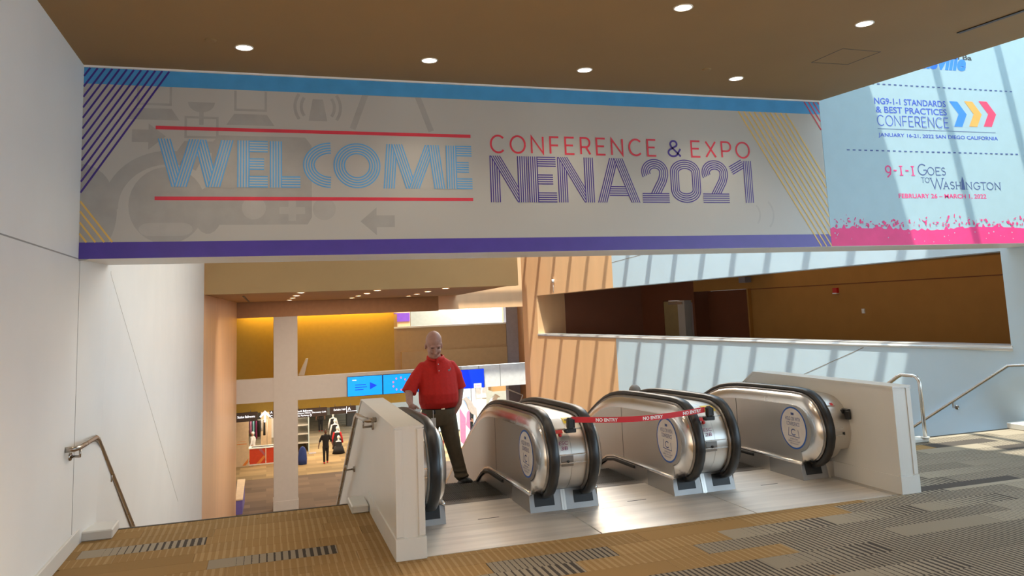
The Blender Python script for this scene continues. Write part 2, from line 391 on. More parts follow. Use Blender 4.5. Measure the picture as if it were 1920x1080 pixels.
# carpet tiles, 1.0 x 0.25 m, laid in staggered rows
force = {}
tile_mesh = {}
rows = int((8.72-4.1)/.25)+1
def tile(x0, x1, y0, y1, k, half):
    b = MB(); g = .0015
    b.box((x0+g, y0+g, -.008), (x1-g, y1-g, 0))
    b.build('carpet_tile', CP[k], floor)
def in_view(x, y):
    v = Vector((x, y, -CAM_H)); z = v.dot(F_)
    if z < .5: return False
    px = 960+F_PX*v.dot(R_)/z; py = CY-F_PX*v.dot(U_)/z
    return -260 < px < 2180 and py < 1190
ntile = 0
for r in range(-1, 19):
    y0 = 4.10+.25*r; y1 = y0+.25
    off = {14: .5, 11: .56}.get(r, (r*.37) % 1.0)
    for c in range(-4, 14):
        x0 = c+off; x1 = x0+1
        segs = []
        for (a, bb, ya, yb) in ((max(x0, -1.6), min(x1, 12.4), y0, y1),):
            if bb-a < .05: continue
            if ya >= 6.30:      # beside the landing plate: clip to the two side strips
                if ya < 6.40: segs.append((a, bb, ya, min(yb, PL_Y)))
                for (la, lb, nose) in ((-1.6, PX0, NOSE_L), (PX1, 10.15, NOSE_R)):
                    aa, b2 = max(a, la), min(bb, lb)
                    yy0 = max(ya, PL_Y) if ya < PL_Y else ya
                    if b2-aa > .03 and min(yb, nose)-yy0 > .02: segs.append((aa, b2, yy0, min(yb, nose)))
            else: segs.append((a, bb, ya, yb))
        for (a, bb, ya, yb) in segs:
            if not in_view((a+bb)/2, (ya+yb)/2) and not in_view(a, yb) and not in_view(bb, ya): continue
            cx = (a+bb)/2; cy_ = (ya+yb)/2
            h = random.random(); right = cx > 3.6+(cy_-5.5)*1.6 or cx > 6 or cy_ < 5.35
            if cx < 1.3 and cy_ > 5.5:
                k = 0 if h < .48 else 2 if h < .85 else 1
                if r == 14 and -1.2 < cx < -.8: k = 3
                if r == 11 and -.1 < cx < .4: k = 3
            elif right:
                k = 4 if h < .50 else 3 if h < .62 else 7 if h < .76 else 5 if h < .84 else 6 if h < .92 else 2
            else:
                k = 2 if h < .32 else 0 if h < .50 else 1 if h < .62 else 3 if h < .74 else 5 if h < .86 else 7
            if 6.05 < cy_ < 6.44 and .9 < cx < 5.2: k = 0 if h < .5 else 2 if h < .85 else 1
            tile(a, bb, ya, yb, k, 0); ntile += 1
b = MB(); b.box((-1.6, NOSE_L, -.09), (PX0, NOSE_L+.03, .004)); b.build('stair_nosing', 'nosing', floor)
b = MB(); b.box((6.02, NOSE_R, -.09), (10.1, NOSE_R+.03, .004)); b.build('stair_nosing', 'nosing', floor)
# stairs down on both sides (saw-tooth flights)
def stairs(name, x0, x1, y0):
    p = [(y0, -.5), (y0, -.17)]; y, z = y0, -.17
    p = [(y0+.01, -.173)]
    for i in range(33):
        p += [(y+.30, z), (y+.30, z-.172)]; y += .30; z -= .172
    p += [(y, -5.85), (y0+.01, -5.85)]
    b = MB(); b.prism(p, x0, x1, 0)
    return struct(name, b, CP[2])
stairs('stairs_left', -1.59, .96, NOSE_L+.03); stairs('stairs_right', 6.02, 9.1, NOSE_R+.03)
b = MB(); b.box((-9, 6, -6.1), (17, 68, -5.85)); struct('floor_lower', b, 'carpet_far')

# ------------------------------------------------------------------ setting: left wall
T_Y = 7.87
b = MB()
b.box((-2.0, NEAR_Y, -.5), (-1.6, 7.93, 4.28))
struct('wall_left', b, 'white')
b = MB(); b.box((-2.0, NEAR_Y, 2.494), (-1.597, 7.9, 2.504)); b.box((-2.0, 7.925, .12), (-1.598, 7.935, 2.49))
struct('trim_joint_left', b, 'groove')
# folded stair wall: a crease runs down from under the beam
b = MB(); e = -1.6; f_ = -1.80
V = [(e, 7.93, -5.9), (e, 7.93, 8), (e+.11, 8.78, 8), (e+.11, 8.78, 2.41), (e+.03, 16.5, -1.40), (e, 22.9, -5.9),
     (f_, 8.80, 8), (f_, 8.80, 2.38), (e-.02, 16.5, -1.40), (e, 22.95, 8), (e, 22.95, -5.9)]
b.add(V, [(0, 5, 4), (0, 4, 3), (0, 3, 1), (1, 3, 2), (6, 7, 8, 9), (8, 10, 9), (2, 3, 7, 6), (3, 4, 8, 7), (4, 5, 8), (5, 10, 8)])
b.box((-2.0, 7.93, -5.9), (-1.84, 22.95, 8))
struct('wall_stair_left', b, 'white')
b = MB(); b.tube([(e+.108, 8.785, 2.44), (e+.108, 8.785, 2.41), (e+.028, 16.5, -1.40)], .005, 6); struct('trim_crease_shade', b, 'offwhite')  # darker line laid along the fold to draw its shade
b = MB(); b.hexa([(-1.6, 22.9, -5.9), (-1.15, 34.5, -5.9), (-1.6, 34.5, -5.9), (-2.0, 22.9, -5.9)],
                 [(-1.6, 22.9, 8), (-1.15, 34.5, 8), (-1.6, 34.5, 8), (-2.0, 22.9, 8)])
struct('wall_orange_left', b, 'orange')
b = MB(); b.box((-1.6, NEAR_Y, 0), (-1.575, 8.17, .13), bev=.004); struct('baseboard_left', b, 'white_gloss')
b = MB(); b.box((-1.6, 8.17, 0), (-1.32, 8.52, .085), bev=.01); tag(b.build('stair_curb', 'white_gloss'), 'small white curb block at head of left stairs by the wall', 'curb')

# ------------------------------------------------------------------ ceiling of the near hall (also the solid floor block above it)
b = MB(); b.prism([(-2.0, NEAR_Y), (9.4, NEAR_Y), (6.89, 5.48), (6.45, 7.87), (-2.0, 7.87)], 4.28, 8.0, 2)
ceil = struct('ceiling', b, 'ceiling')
b = MB(); b.box((-1.6, T_Y-.022, 4.263), (6.44, T_Y+.02, 4.285)); struct('trim_ceiling', b, 'white')
def poly_trim(name, pts, z, w, m_):
    b = MB()
    for i in range(len(pts)):
        p, q = Vector(pts[i]), Vector(pts[(i+1) % len(pts)]); t = (q-p).normalized(); n = Vector((-t.y, t.x))*w/2
        b.hexa([(*(p-n), z-.001), (*(q-n), z-.001), (*(q+n), z-.001), (*(p+n), z-.001)], [(*(p-n), z+.01), (*(q-n), z+.01), (*(q+n), z+.01), (*(p+n), z+.01)])
    return b.build(name, m_)
tag(poly_trim('access_hatch', [(5.31, 6.54), (5.33, 6.10), (5.79, 6.11), (5.75, 6.53)], 4.279, .006, 'dark'), 'square access hatch outline flush in the tan ceiling', 'hatch')
b = MB(); b.hexa([(6.10, 5.50, 4.272), (6.14, 5.50, 4.272), (6.40, 4.0, 4.272), (6.36, 4.0, 4.272)], [(6.10, 5.50, 4.282), (6.14, 5.50, 4.282), (6.40, 4.0, 4.282), (6.36, 4.0, 4.282)])
tag(b.build('ceiling_slot', 'black'), 'narrow black air slot in the tan ceiling above the right side', 'air slot')
for (x, y, nm) in ((4.341, 6.945, 'above the right half of the welcome banner'), (-.453, 6.95, 'near the left wall')):
    b = MB(); rr = []
    for r_, z_ in ((.0, 4.272), (.03, 4.270), (.045, 4.274), (.05, 4.282)):
        rr.append([(x+r_*cos(2*pi*k/16)+.0, y+r_*sin(2*pi*k/16), z_) for k in range(16)])
    b.rings(rr); tag(b.build('sprinkler_cover', 'ceiling'), 'small round tan sprinkler cover on the ceiling '+nm, 'sprinkler')
def downlight(x, y, z, r, lens, name='downlight'):
    root = bpy.data.objects.new(name, None); COL.objects.link(root); root.location = (x, y, z)
    b = MB(); seg = 24
    def ring(rad, zz): return [(x+rad*cos(2*pi*k/seg), y+rad*sin(2*pi*k/seg), z+zz) for k in range(seg)]
    b.rings([ring(r*1.18, .004), ring(r*1.18, -.004), ring(r*1.02, -.006), ring(r, .0)], caps=False); b.build('trim_ring', 'white_gloss', root)
    b = MB(); b.rings([ring(r, .002), ring(r, -.0025)]); b.build('lens', lens, root)
    return root
LP = [(-.186, 7.096, 'nearest the left wall, in the row along the banner'), (1.48, 7.159, 'second from the left in the row along the banner'),
      (3.081, 7.184, 'third from the left in the row along the banner'), (4.844, 7.184, 'rightmost in the row along the banner'),
      (3.236, 5.458, 'left of the nearer pair at the top edge'), (5.039, 5.471, 'right one of the nearer pair, close to the access hatch')]
for i, (x, y, nm) in enumerate(LP):
    o = downlight(x, y, 4.279, .068, 'lamp'); tag(o, 'round recessed ceiling downlight '+nm, 'downlight', 'downlights in the tan ceiling')
    l = bpy.data.lights.new('downlight_bulb', 'SPOT'); l.energy = 62; l.color = (1, .84, .64); l.spot_size = radians(115); l.spot_blend = .8; l.shadow_soft_size = .08
    lo = bpy.data.objects.new('downlight_bulb', l); COL.objects.link(lo); lo.location = (x, y, 4.26)

# ------------------------------------------------------------------ header wall over the escalators
b = MB(); b.box((-1.6, T_Y, 2.495), (10.5, 8.16, 8.0)); b.box((-1.6, 8.16, 2.495), (10.1, 8.70, 2.85))
struct('wall_front', b, 'white')

# ------------------------------------------------------------------ welcome banner
WB = thing('welcome_banner', (2.4, T_Y, 2.49), 'long white banner with striped WELCOME and NENA2021 lettering over the escalators', 'banner')
def BF(): return Flat((0, T_Y, 0), (1, 0, 0), (0, 0, 1))
b = MB(); b.box((-1.598, T_Y-.004, 2.505), (6.44, T_Y, 4.262)); b.build('vinyl_sheet', 'banner', WB)
f = BF(); f.rect(-1.598, 4.110, 6.44, 4.262, .005); f.mb.build('blue_band', 'blue_band', WB)
f = BF(); f.rect(-1.598, 2.497, 6.44, 2.645, .005); f.mb.build('purple_band', 'purple_band', WB)
def clip_line(p, q, xmin, xmax, zmin, zmax):
    (x0, z0), (x1, z1) = p, q; t0, t1 = 0, 1; dx, dz = x1-x0, z1-z0
    for pp, qq in ((-dx, x0-xmin), (dx, xmax-x0), (-dz, z0-zmin), (dz, zmax-z0)):
        if abs(pp) < 1e-9: continue
        r = qq/pp
        if pp < 0: t0 = max(t0, r)
        else: t1 = min(t1, r)
    return ((x0+t0*dx, z0+t0*dz), (x0+t1*dx, z0+t1*dz)) if t1 > t0 else None
f = BF()                                        # violet diagonal hatching, top left
sl = (4.262-3.073)/(-.875+1.612)                # rise per run of the outermost line
for k in range(12):
    xt = -.875-k*.061
    c = clip_line((xt, 4.262), (xt-2, 4.262-2*sl), -1.598, 6.44, 2.65, 4.26)
    if c: f = BF(); f.ribbon(c, .017, .007); f.mb.build('violet_line', 'violet', WB)
f = BF()                                        # gold lines bottom left
for zz in (3.02, 2.93, 2.83, 2.73, 2.685)[:4]:
    c = clip_line((-1.6, zz), (-.6, zz-1*1.38), -1.598, 6.44, 2.645, 4.2)
    if c: f = BF(); f.ribbon(c, .016, .006); f.mb.build('gold_line', 'gold', WB)
a0, z0_ = Y(1384, 213, T_Y); a1, z1_ = Y(1540, 462, T_Y)
for k in range(10):
    dx = k*.0725
    c = clip_line((a0+dx, 4.108), (a1+dx, 2.50), -1.6, 6.44, 2.497, 4.108)
    if c: f = BF(); f.ribbon(c, .016, .007); f.mb.build('gold_line', 'gold', WB)
f = BF()
for k in range(4):
    xx, _ = Y(1507+8.5*k, 193, T_Y); c = clip_line((xx, 4.26), (xx+.9*.62, 3.36), -1.6, 6.44, 2.5, 4.26)
    if c: f = BF(); f.ribbon(c, .014, .0075); f.mb.build('red_line', 'letter_red', WB)
# pale icons printed behind the lettering
f = BF()
def C(px, py): return Y(px, py, T_Y)
def icon_ring(px, py, r, w_, a, b_, mi=0): x, z = C(px, py); f.ribbon(arc(x, z, r, r, a, b_, 22), w_, .0045, mi=mi)
x, z = C(137, 398)
f.poly(arc(-1.597, z, .30, .44, -90, 90, 20), .0049)
x, z = C(314, 385); f.disc(x, z, .33, .36, .0047)
f.ribbon(arc(x+.02, z-.02, .50, .47, 60, 182, 22), .13, .0045)
x, z = C(390, 395); f.poly(arc(x, z, .13, .22, 0, 350, 20), .0046)
x, z = C(320, 430); f.poly(arc(x-.18, z, .09, .06, 90, 270, 8)+arc(x+.10, z, .09, .06, -90, 90, 8), .0049, mi=1)
x, z = C(274, 255); f.poly([(x-.12, z-.06), (x+.02, z-.06), (x+.02, z-.13), (x+.17, z), (x+.02, z+.12), (x+.02, z+.06), (x-.12, z+.06)], .0045)
for (px, py) in ((378, 240), (470, 190), (290, 178)):
    x, z = C(px, py); f.ribbon([(x-.14, z+.10), (x-.14, z-.09), (x+.14, z-.09), (x+.14, z+.10)], .022, .0045, closed=(px == 378))
    f.poly([(x-.15, z-.13), (x+.15, z-.13), (x+.22, z-.24), (x-.22, z-.24)], .0045)
x, z = C(378, 192); f.poly(arc(x, z, .12, .10, 180, 360, 10), .0045); f.rect(x-.02, z-.22, x+.02, z-.09, .0045)
x, z = C(596, 205); f.poly([(x-.09, z-.12), (x+.09, z-.12), (x+.05, z+.10), (x-.05, z+.10)], .0045)
for s_ in (-1, 1):
    for r_ in (.16, .22): f.ribbon(arc(x, z+.02, r_, r_, 90-s_*90-35, 90-s_*90+35, 8), .03, .0045)
x, z = C(492, 340); f.poly([(x-.42, z-.42), (x+.42, z-.42), (x+.46, z-.35), (x+.46, z+.36), (x+.40, z+.44), (x-.40, z+.44), (x-.46, z+.36), (x-.46, z-.35)], .0043)
for px, py in ((476, 390), (608, 392)):
    x, z = C(px, py); f.disc(x, z, .11, .0048) if False else f.disc(x, z, .11, .11, .0048, mi=1)
x, z = C(548, 395); f.rect(x-.12, z-.035, x+.12, z+.035, .0048, mi=1); f.rect(x-.035, z-.10, x+.035, z+.10, .0049, mi=1)
x, z = C(735, 205); f.ribbon([(x-.40, z-.22), (x-.26, z+.16), (x+.26, z+.16), (x+.40, z-.22)], .06, .0045)
x, z = C(710, 415); f.poly([(x-.18, z), (x-.02, z+.14), (x-.02, z+.06), (x+.16, z+.06), (x+.16, z-.06), (x-.02, z-.06), (x-.02, z-.14)], .0045)
for px in (1430, 1448):
    x, z = C(px-22, 402)
    for r_ in (.12,): f.ribbon(arc(x, z, r_+(px-1430)*.003, .14+(px-1430)*.003, -50, 50, 8), .022, .0045, mi=1)
f.mb.build('printed_icons', ['icon', 'icon_light'], WB, 'stuff')
# red rules
f = BF()
for (p, q) in (((292, 238), (882, 257)), ((290, 371), (887, 375))):
    (xa, za), (xb, zb) = C(*p), C(*q); zm = (za+zb)/2; f = BF(); f.rect(xa, zm-.017, xb, zm+.017, .006); f.mb.build('red_rule', 'letter_red', WB)
# ---- striped letters
def stripes(fl, x0, z0, w_, h, glyph, T, n=5, duty=.5):
    lw = T/(n-1+duty)*duty; pitch = T/(n-1+duty); layer = 0
    for kind, pts in glyph:
        P = [(x0+px*w_, z0+pz*h) for px, pz in pts]; d = .0062+layer*.0006; layer += 1
        if kind == 'D':       # straight stroke cut flat at its ends: stripes are shifted sideways
            (xa, za), (xb, zb) = P; half = T/2
            fl.poly([(xa-half, za), (xa+half, za), (xb+half, zb), (xb-half, zb)], d, mi=1)
            for k in range(n):
                o = -half+k*pitch; fl.poly([(xa+o, za), (xa+o+lw, za), (xb+o+lw, zb), (xb+o, zb)], d+.0003)
        elif kind == 'H':
            (xa, za), (xb, zb) = P; half = T/2
            fl.rect(min(xa, xb), za-half, max(xa, xb), za+half, d, mi=1)
            for k in range(n):
                o = -half+k*pitch; fl.rect(min(xa, xb), za+o, max(xa, xb), za+o+lw, d+.0003)
        else:
            cl = kind == 'O'
            fl.ribbon(P, T, d, closed=cl, mi=1)
            for k in range(n): fl.ribbon(P, lw, d+.0003, closed=cl, off=-T/2+lw/2+k*pitch)
def glyph(ch, w_, h, T):
    tx, tz = T/w_/2, T/h/2; a = tx; bz = 1-tx
    if ch == 'W': return [('D', [(a, 1), (.27, 0)]), ('D', [(.55, 1), (.72, 0)]), ('D', [(.47+.02, 1), (.27+.03, 0)]), ('D', [(bz, 1), (.74, 0)])]
    if ch == 'E': return [('H', [(a, 1-tz), (1, 1-tz)]), ('H', [(a, .5), (.88, .5)]), ('H', [(a, tz), (1, tz)]), ('D', [(a, 1), (a, 0)])]
    if ch == 'L': return [('H', [(a, tz), (1, tz)]), ('D', [(a, 1), (a, 0)])]
    if ch == 'C': return [('C', arc(1.0, .5, 1-tx, .5-tz, 90, 270, 26))]
    if ch == 'O': return [('O', arc(.5, .5, .5-tx, .5-tz, 0, 352, 44))]
    if ch == 'M': return [('D', [(.12+a*.3, 1), (a, 0)]), ('D', [(.17+a*.6, 1), (.45, 0)]), ('D', [(.79-a*.2, 1), (.49, 0)]), ('D', [(.82, 1), (bz, 0)])]
    if ch == 'N': return [('D', [(a, 1), (a, 0)]), ('D', [(a+.02, 1), (bz-.02, 0)]), ('D', [(bz, 1), (bz, 0)])]
    if ch == 'A': return [('H', [(.28, .26), (.78, .26)]), ('D', [(.42, 1), (a, 0)]), ('D', [(.52, 1), (bz, 0)])]
    if ch == '2': return [('C', arc(.5, .70, .5-tx, .30-tz, 205, 0, 22)+[(1-tx, .64), (.93-tx, .50), (.46, .16)]), ('H', [(.0, tz), (1, tz)])]
    if ch == '0': return [('O', arc(.5, .70, .5-tx, .30-tz, 0, 180, 18)+arc(.5, .30, .5-tx, .30-tz, 180, 360, 18))]
    if ch == '1': return [('C', [(.0, .76), (.60, 1.0-tz*.6)]), ('D', [(1-tx, 1), (1-tx, 0)])]
_, zt = C(590, 267); _, zb = C(590, 352.5)
f = BF()
for ch, a, b_ in zip('WELCOME', (295, 445, 506, 568, 625, 718, 836), (438, 502, 563, 620, 713, 833, 884)):
    xa, _ = C(a, 300); xb, _ = C(b_, 300); f = BF(); stripes(f, xa, zb, xb-xa, zt-zb, glyph(ch, xb-xa, zt-zb, .112), .112); f.mb.build('striped_letter', ['letter_blue', 'banner'], WB)
_, zt = C(1160, 297); _, zb = C(1160, 380)
f = BF()
for ch, a, b_ in zip('NENA2021', (919, 991, 1046, 1119, 1203, 1257, 1316, 1371), (989, 1043, 1113, 1198, 1253, 1313, 1365, 1410)):
    xa, _ = C(a, 340); xb, _ = C(b_, 340); f = BF(); stripes(f, xa, zb, xb-xa, zt-zb, glyph(ch, xb-xa, zt-zb, .108), .108); f.mb.build('striped_letter', ['violet', 'banner'], WB)
# ---- monoline letters
SF = {
 'C': [arc(.55, .5, .5, .5, 45, 315, 20)], 'O': [arc(.5, .5, .5, .5, 0, 360, 28)], 'N': [[(.05, 0), (.05, 1), (.85, 0), (.85, 1)]],
 'F': [[(.05, 0), (.05, 1), (.65, 1)], [(.05, .5), (.6, .5)]], 'E': [[(.68, 1), (.05, 1), (.05, 0), (.68, 0)], [(.05, .52), (.6, .52)]],
 'R': [[(.05, 0), (.05, 1), (.4, 1)]+arc(.42, .72, .28, .28, 90, -90, 10)+[(.05, .44)], [(.42, .44), (.72, 0)]],
 'P': [[(.05, 0), (.05, 1), (.4, 1)]+arc(.42, .70, .30, .30, 90, -90, 10)+[(.05, .40)]],
 'X': [[(.0, 0), (.72, 1)], [(.0, 1), (.72, 0)]],
 '&': [[(.78, 0), (.22, .60)]+arc(.37, .78, .20, .20, 215, -35, 14)+[(.12, .42)]+arc(.32, .24, .29, .24, 140, 330, 12)+[(.78, .48)]],
 'G': [arc(.55, .5, .5, .5, 45, 350, 20)+[(.98, .46), (.65, .46)]], 'S': [arc(.32, .76, .26, .23, 30, 270, 12)+arc(.32, .27, .28, .26, 90, -150, 12)],
 'T': [[(.3, 0), (.3, 1)], [(-.05, 1), (.65, 1)]], 'W': [[(0, 1), (.3, 0), (.55, .95), (.8, 0), (1.1, 1)]], 'A': [[(0, 0), (.38, 1), (.76, 0)], [(.14, .36), (.62, .36)]],
 'H': [[(.05, 0), (.05, 1)], [(.7, 0), (.7, 1)], [(.05, .52), (.7, .52)]], '9': [arc(.3, .62, .28, .36, -60, 300, 22), [(.58, .62), (.5, .1), (.15, -.25)]],
 '1': [[(.2, 0), (.2, 1)]], '-': [[(0, .5), (.35, .5)]], 'I': [[(.2, 0), (.2, 1)]]}
ADV = {'C': .98, 'O': 1.0, 'N': .9, 'F': .66, 'E': .7, 'R': .74, 'P': .72, 'X': .72, '&': .8, ' ': .35, 'G': 1.0, 'S': .62, 'T': .6, 'W': 1.1, 'A': .76, 'H': .75, '9': .6, '1': .4, '-': .35, 'I': .4}
def mono(fl, s, x0, z0, x1, z1, lw, gap=.3, serif=0, d=.003):
    h = z1-z0; tot = sum(ADV[c] for c in s)+gap*(len(s)-1); k = (x1-x0)/tot; x = x0
    for c in s:
        if c != ' ':
            for pl_ in SF[c]:
                P = [(x+px*k, z0+pz*h) for px, pz in pl_]; fl.ribbon(P, lw, d); d += .0003
                if serif:
                    for q in (pl_[0], pl_[-1]):
                        if q[1] in (0, 1) and c not in 'CGOS9': fl.rect(x+q[0]*k-serif, z0+q[1]*h-lw*.3, x+q[0]*k+serif, z0+q[1]*h+lw*.3, d)
        x += (ADV[c]+gap)*k
f = BF(); (xa, za), (xb, zb) = C(918, 254), C(1230, 290); za2 = C(1160, 261)[1]; zb2 = C(1160, 291)[1]
mono(f, 'CONFERENCE', xa, zb2, xb, za2, .021, .42, d=.006)
xa, xb = C(1294, 270)[0], C(1403, 270)[0]; f.mb.build('lettering', 'letter_red', WB); f = BF(); mono(f, 'EXPO', xa, zb2, xb, za2, .021, .42, d=.006)
f.mb.build('lettering', 'letter_red', WB)
f = BF(); xa, xb = C(1251, 270)[0], C(1275, 270)[0]; mono(f, '&', xa, zb2, xb, za2, .022, d=.006); f.mb.build('lettering', 'violet', WB)

# ------------------------------------------------------------------ conference banner (same wall, in the skylit bay)
CB = thing('conference_banner', (8.3, T_Y, 2.49), 'pale blue banner listing upcoming conferences above a magenta splatter edge, right of the welcome banner', 'banner')
b = MB(); b.box((6.445, T_Y-.004, 2.50), (10.16, T_Y, 6.6)); b.build('vinyl_sheet', 'conf', CB)
def rectpx(p, q): (xa, za), (xb, zb) = C(*p), C(*q); return xa, zb, xb, za
def row(fl, s, pxL, pxR, pyL_top, pyL_bot, bold=0, d=.006, m_='ink_blue'):
    fl = BF()
   
    xa, zt_ = C(pxL, pyL_top); _, zb_ = C(pxL, pyL_bot); xb, _ = C(pxR, pyL_top); text(fl, s, xa, zb_, xb, zt_, d, bold); fl.mb.build('lettering', m_, CB)
f = BF()
row(f, 'NG9-1-1 STANDARDS', 1638, 1771, 183, 195, .014); row(f, '& BEST PRACTICES', 1641, 1773, 199, 211, .014)
xa, zt_ = C(1643, 216); xb, zb_ = C(1776, 216)[0], C(1643, 235)[1]; mono(f, 'CONFERENCE', xa, zb_, xb, zt_, .011, .22, d=.006)
row(f, 'JANUARY 16-21, 2022 SAN DIEGO CALIFORNIA', 1646, 1869, 249, 258, .014)
f.mb.build('lettering', 'ink_blue', CB)
f = BF()
for pL, pR in (((1633, 157), (1903, 173)), ((1587, 281), (1918, 290))):
    (xa, za), (xb, _) = C(*pL), C(*pR); n_ = int((xb-xa)/.087)
    for k in range(n_): f.rect(xa+k*.087, za-.008, xa+k*.087+.043, za+.008, .006)
xa, za = C(1645, 241); xb, _ = C(1866, 249); f.rect(xa, za-.003, xb, za+.003, .006)
f.mb.build('dashed_rule', 'ink_navy', CB, 'stuff')
for (mn, a) in (('ink_chev', 1779), ('ink_orange', 1807), ('ink_red', 1834)):
    f = BF(); x0, zt_ = C(a, 190); _, zb_ = C(a, 237); x1 = C(a+30, 190)[0]; wd = x1-x0; zm = (zt_+zb_)/2
    f.poly([(x0, zt_), (x0+wd*.5, zt_), (x0+wd, zm), (x0+wd*.5+wd*.14, zb_), (x0+wd*.14, zb_), (x0+wd*.5, zm)], .006)
    f.mb.build('chevron', mn, CB)
f = BF()
row(f, 'FEBRUARY 26 – MARCH 1, 2022', 1684, 1848, 363, 373, .014, m_='pink')
xa, zt_ = C(1659, 311); xb = C(1713, 311)[0]; zb_ = C(1659, 328)[1]; mono(f, '9-1-1', xa, zb_, xb, zt_, .018, .28, .028, d=.006)
f.mb.build('lettering', 'pink', CB)
f = BF()
def serif_px(s, a, b_, t, bt, lw=.010, sf=.016): xa, zt_ = C(a, t); f = BF(); mono(f, s, xa, C(a, bt)[1], C(b_, t)[0], zt_, lw, .26, sf, d=.006); f.mb.build('lettering', 'ink_navy', CB)
serif_px('G', 1719, 1735, 308, 328, .013); serif_px('OES', 1738, 1771, 314, 328)
serif_px('TO', 1727, 1741, 333, 342, .007, .010); serif_px('W', 1744, 1767, 334, 354, .013, .020); serif_px('ASH', 1768, 1800, 341, 354); serif_px('NGTON', 1810, 1874, 342, 355)
f = BF(); x0, zb_ = C(1806, 356); _, zt_ = C(1804, 331); f.poly([(x0-.03, zb_), (x0+.03, zb_), (x0+.018, zt_-.05), (x0, zt_), (x0-.018, zt_-.05)], .006)
f.mb.build('lettering', 'ink_navy', CB)
f = BF()                                # cursive city name, mostly hidden above the ceiling edge
x1_, zb_ = C(1812, 133); zt_ = C(1812, 106)[1]
text(f, 'Louisville', x1_-1.12, zb_-.01, x1_, zt_+.02, .006, .045, shear=.32)
f.mb.build('lettering', 'ink_chev', CB)
f = BF(); x0, z0_ = C(1783, 107)
text(f, 'th Ba', x0, z0_-.03, x0+.34, z0_+.04, .006, .02); f.mb.build('lettering', 'dark', CB)
f = BF()                                # magenta edge with torn, splattered top
rnd = random.Random(5); pts = [(6.442, 2.5)]; pts2 = []
x = 6.442
while x < 10.12:
    pts2.append((x, 2.695+.018*sin(x*3)+.03*rnd.random()**3+(.05 if rnd.random() < .10 else 0))); x += .014+.04*rnd.random()
poly = pts2
for i in range(len(poly)-1):
    f.poly([(poly[i][0], 2.5), (poly[i+1][0], 2.5), poly[i+1], poly[i]], .006)
for k in range(170):
    dz_ = .0062+k*.00001
    x = 6.5+3.6*rnd.random(); z = 2.73+.14*rnd.random()**1.6*(.5+.5*sin(x*2.1)**2)+.01; r_ = .005+.013*rnd.random(); an = rnd.random()*180; e_ = .4+.6*rnd.random()
    pp = []
    for q in range(7):
        t = 2*pi*q/7; u_, v_ = r_*cos(t)*1.5, r_*sin(t)*e_; pp.append((x+u_*cos(radians(an))-v_*sin(radians(an)), z+u_*sin(radians(an))+v_*cos(radians(an))))
    f.poly(pp, dz_)
f.mb.build('splatter_edge', 'pink', CB, 'stuff')
f = BF()
for k in range(36):
    x = 6.5+3.6*rnd.random(); f.disc(x, 2.53+.16*rnd.random(), .004+.006*rnd.random(), None, .0065, 7)
f.mb.build('splatter_specks', 'conf', CB, 'stuff')

# ------------------------------------------------------------------ right wall (slightly turned) with its long opening
TT = Vector((-.1209, .99266, 0)); NN = Vector((.99266, .1209, 0)); P0 = Vector((10.1, 8.8, 0))
def RW(s, z, off=0): p = P0+TT*s+NN*off; return (p.x, p.y, z)
def rw_slab(b, s0, s1, z0, z1, o0=0, o1=.35, mi=0, z0b=None, z1b=None):
    z0b = z0 if z0b is None else z0b; z1b = z1 if z1b is None else z1b
    b.hexa([RW(s0, z0, o0), RW(s1, z0b, o0), RW(s1, z0b, o1), RW(s0, z0, o1)], [RW(s0, z1, o0), RW(s1, z1b, o0), RW(s1, z1b, o1), RW(s0, z1, o1)], mi)
SPL = 10.67; END = 16.45; OP = 15.35
b = MB()
rw_slab(b, 0, SPL, -5.9, 1.05); rw_slab(b, -4.2, 0, -5.9, 8)
rw_slab(b, 0, SPL, 2.46, 8, z0b=2.37)
struct('wall_right', b, 'white_skylit')
b = MB()
rw_slab(b, SPL, END, -5.9, 1.05); rw_slab(b, SPL, OP, 2.37, 8, z0b=2.31); rw_slab(b, OP, END, 1.05, 8)
struct('wall_orange_right', b, 'orange')
b = MB(); rw_slab(b, -.02, OP+.02, 1.05, 1.115, -.012, .40); struct('trim_sill', b, 'sill')
b = MB(); b.tube([RW(s, 1.065, .012) for s in (-.02, 5, 10, OP)], .034, 8); struct('trim_sill_rail', b, 'sill')
b = MB()
def rw_line(b, p, q, w_=.007):
    b.hexa([RW(p[0], p[1]-w_, -.002), RW(q[0], q[1]-w_, -.002), RW(q[0], q[1]-w_, .01), RW(p[0], p[1]-w_, .01)], [RW(p[0], p[1]+w_, -.002), RW(q[0], q[1]+w_, -.002), RW(q[0], q[1]+w_, .01), RW(p[0], p[1]+w_, .01)])
rw_line(b, (SPL, 3.04), (8.6, 3.18)); rw_line(b, (4.2, .43), (2.6, 1.02)); struct('trim_joint_right', b, 'groove')
# corridor behind the opening
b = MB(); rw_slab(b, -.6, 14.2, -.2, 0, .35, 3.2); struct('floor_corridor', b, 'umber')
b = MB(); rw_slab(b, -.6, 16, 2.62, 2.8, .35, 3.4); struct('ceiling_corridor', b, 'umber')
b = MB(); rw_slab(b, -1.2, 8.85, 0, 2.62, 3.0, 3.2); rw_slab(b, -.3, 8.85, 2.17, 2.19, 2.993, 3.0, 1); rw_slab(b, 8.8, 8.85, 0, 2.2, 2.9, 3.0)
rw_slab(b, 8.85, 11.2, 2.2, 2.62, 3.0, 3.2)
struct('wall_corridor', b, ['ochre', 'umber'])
b = MB(); rw_slab(b, 8.85, 11.2, 0, 2.2, 3.5, 3.6); rw_slab(b, 11.2, 11.3, 0, 2.62, 3.0, 3.6); rw_slab(b, 12.75, 14.0, 0, 2.62, 3.0, 3.2); rw_slab(b, 11.3, 12.75, 1.98, 2.62, 3.0, 3.2)
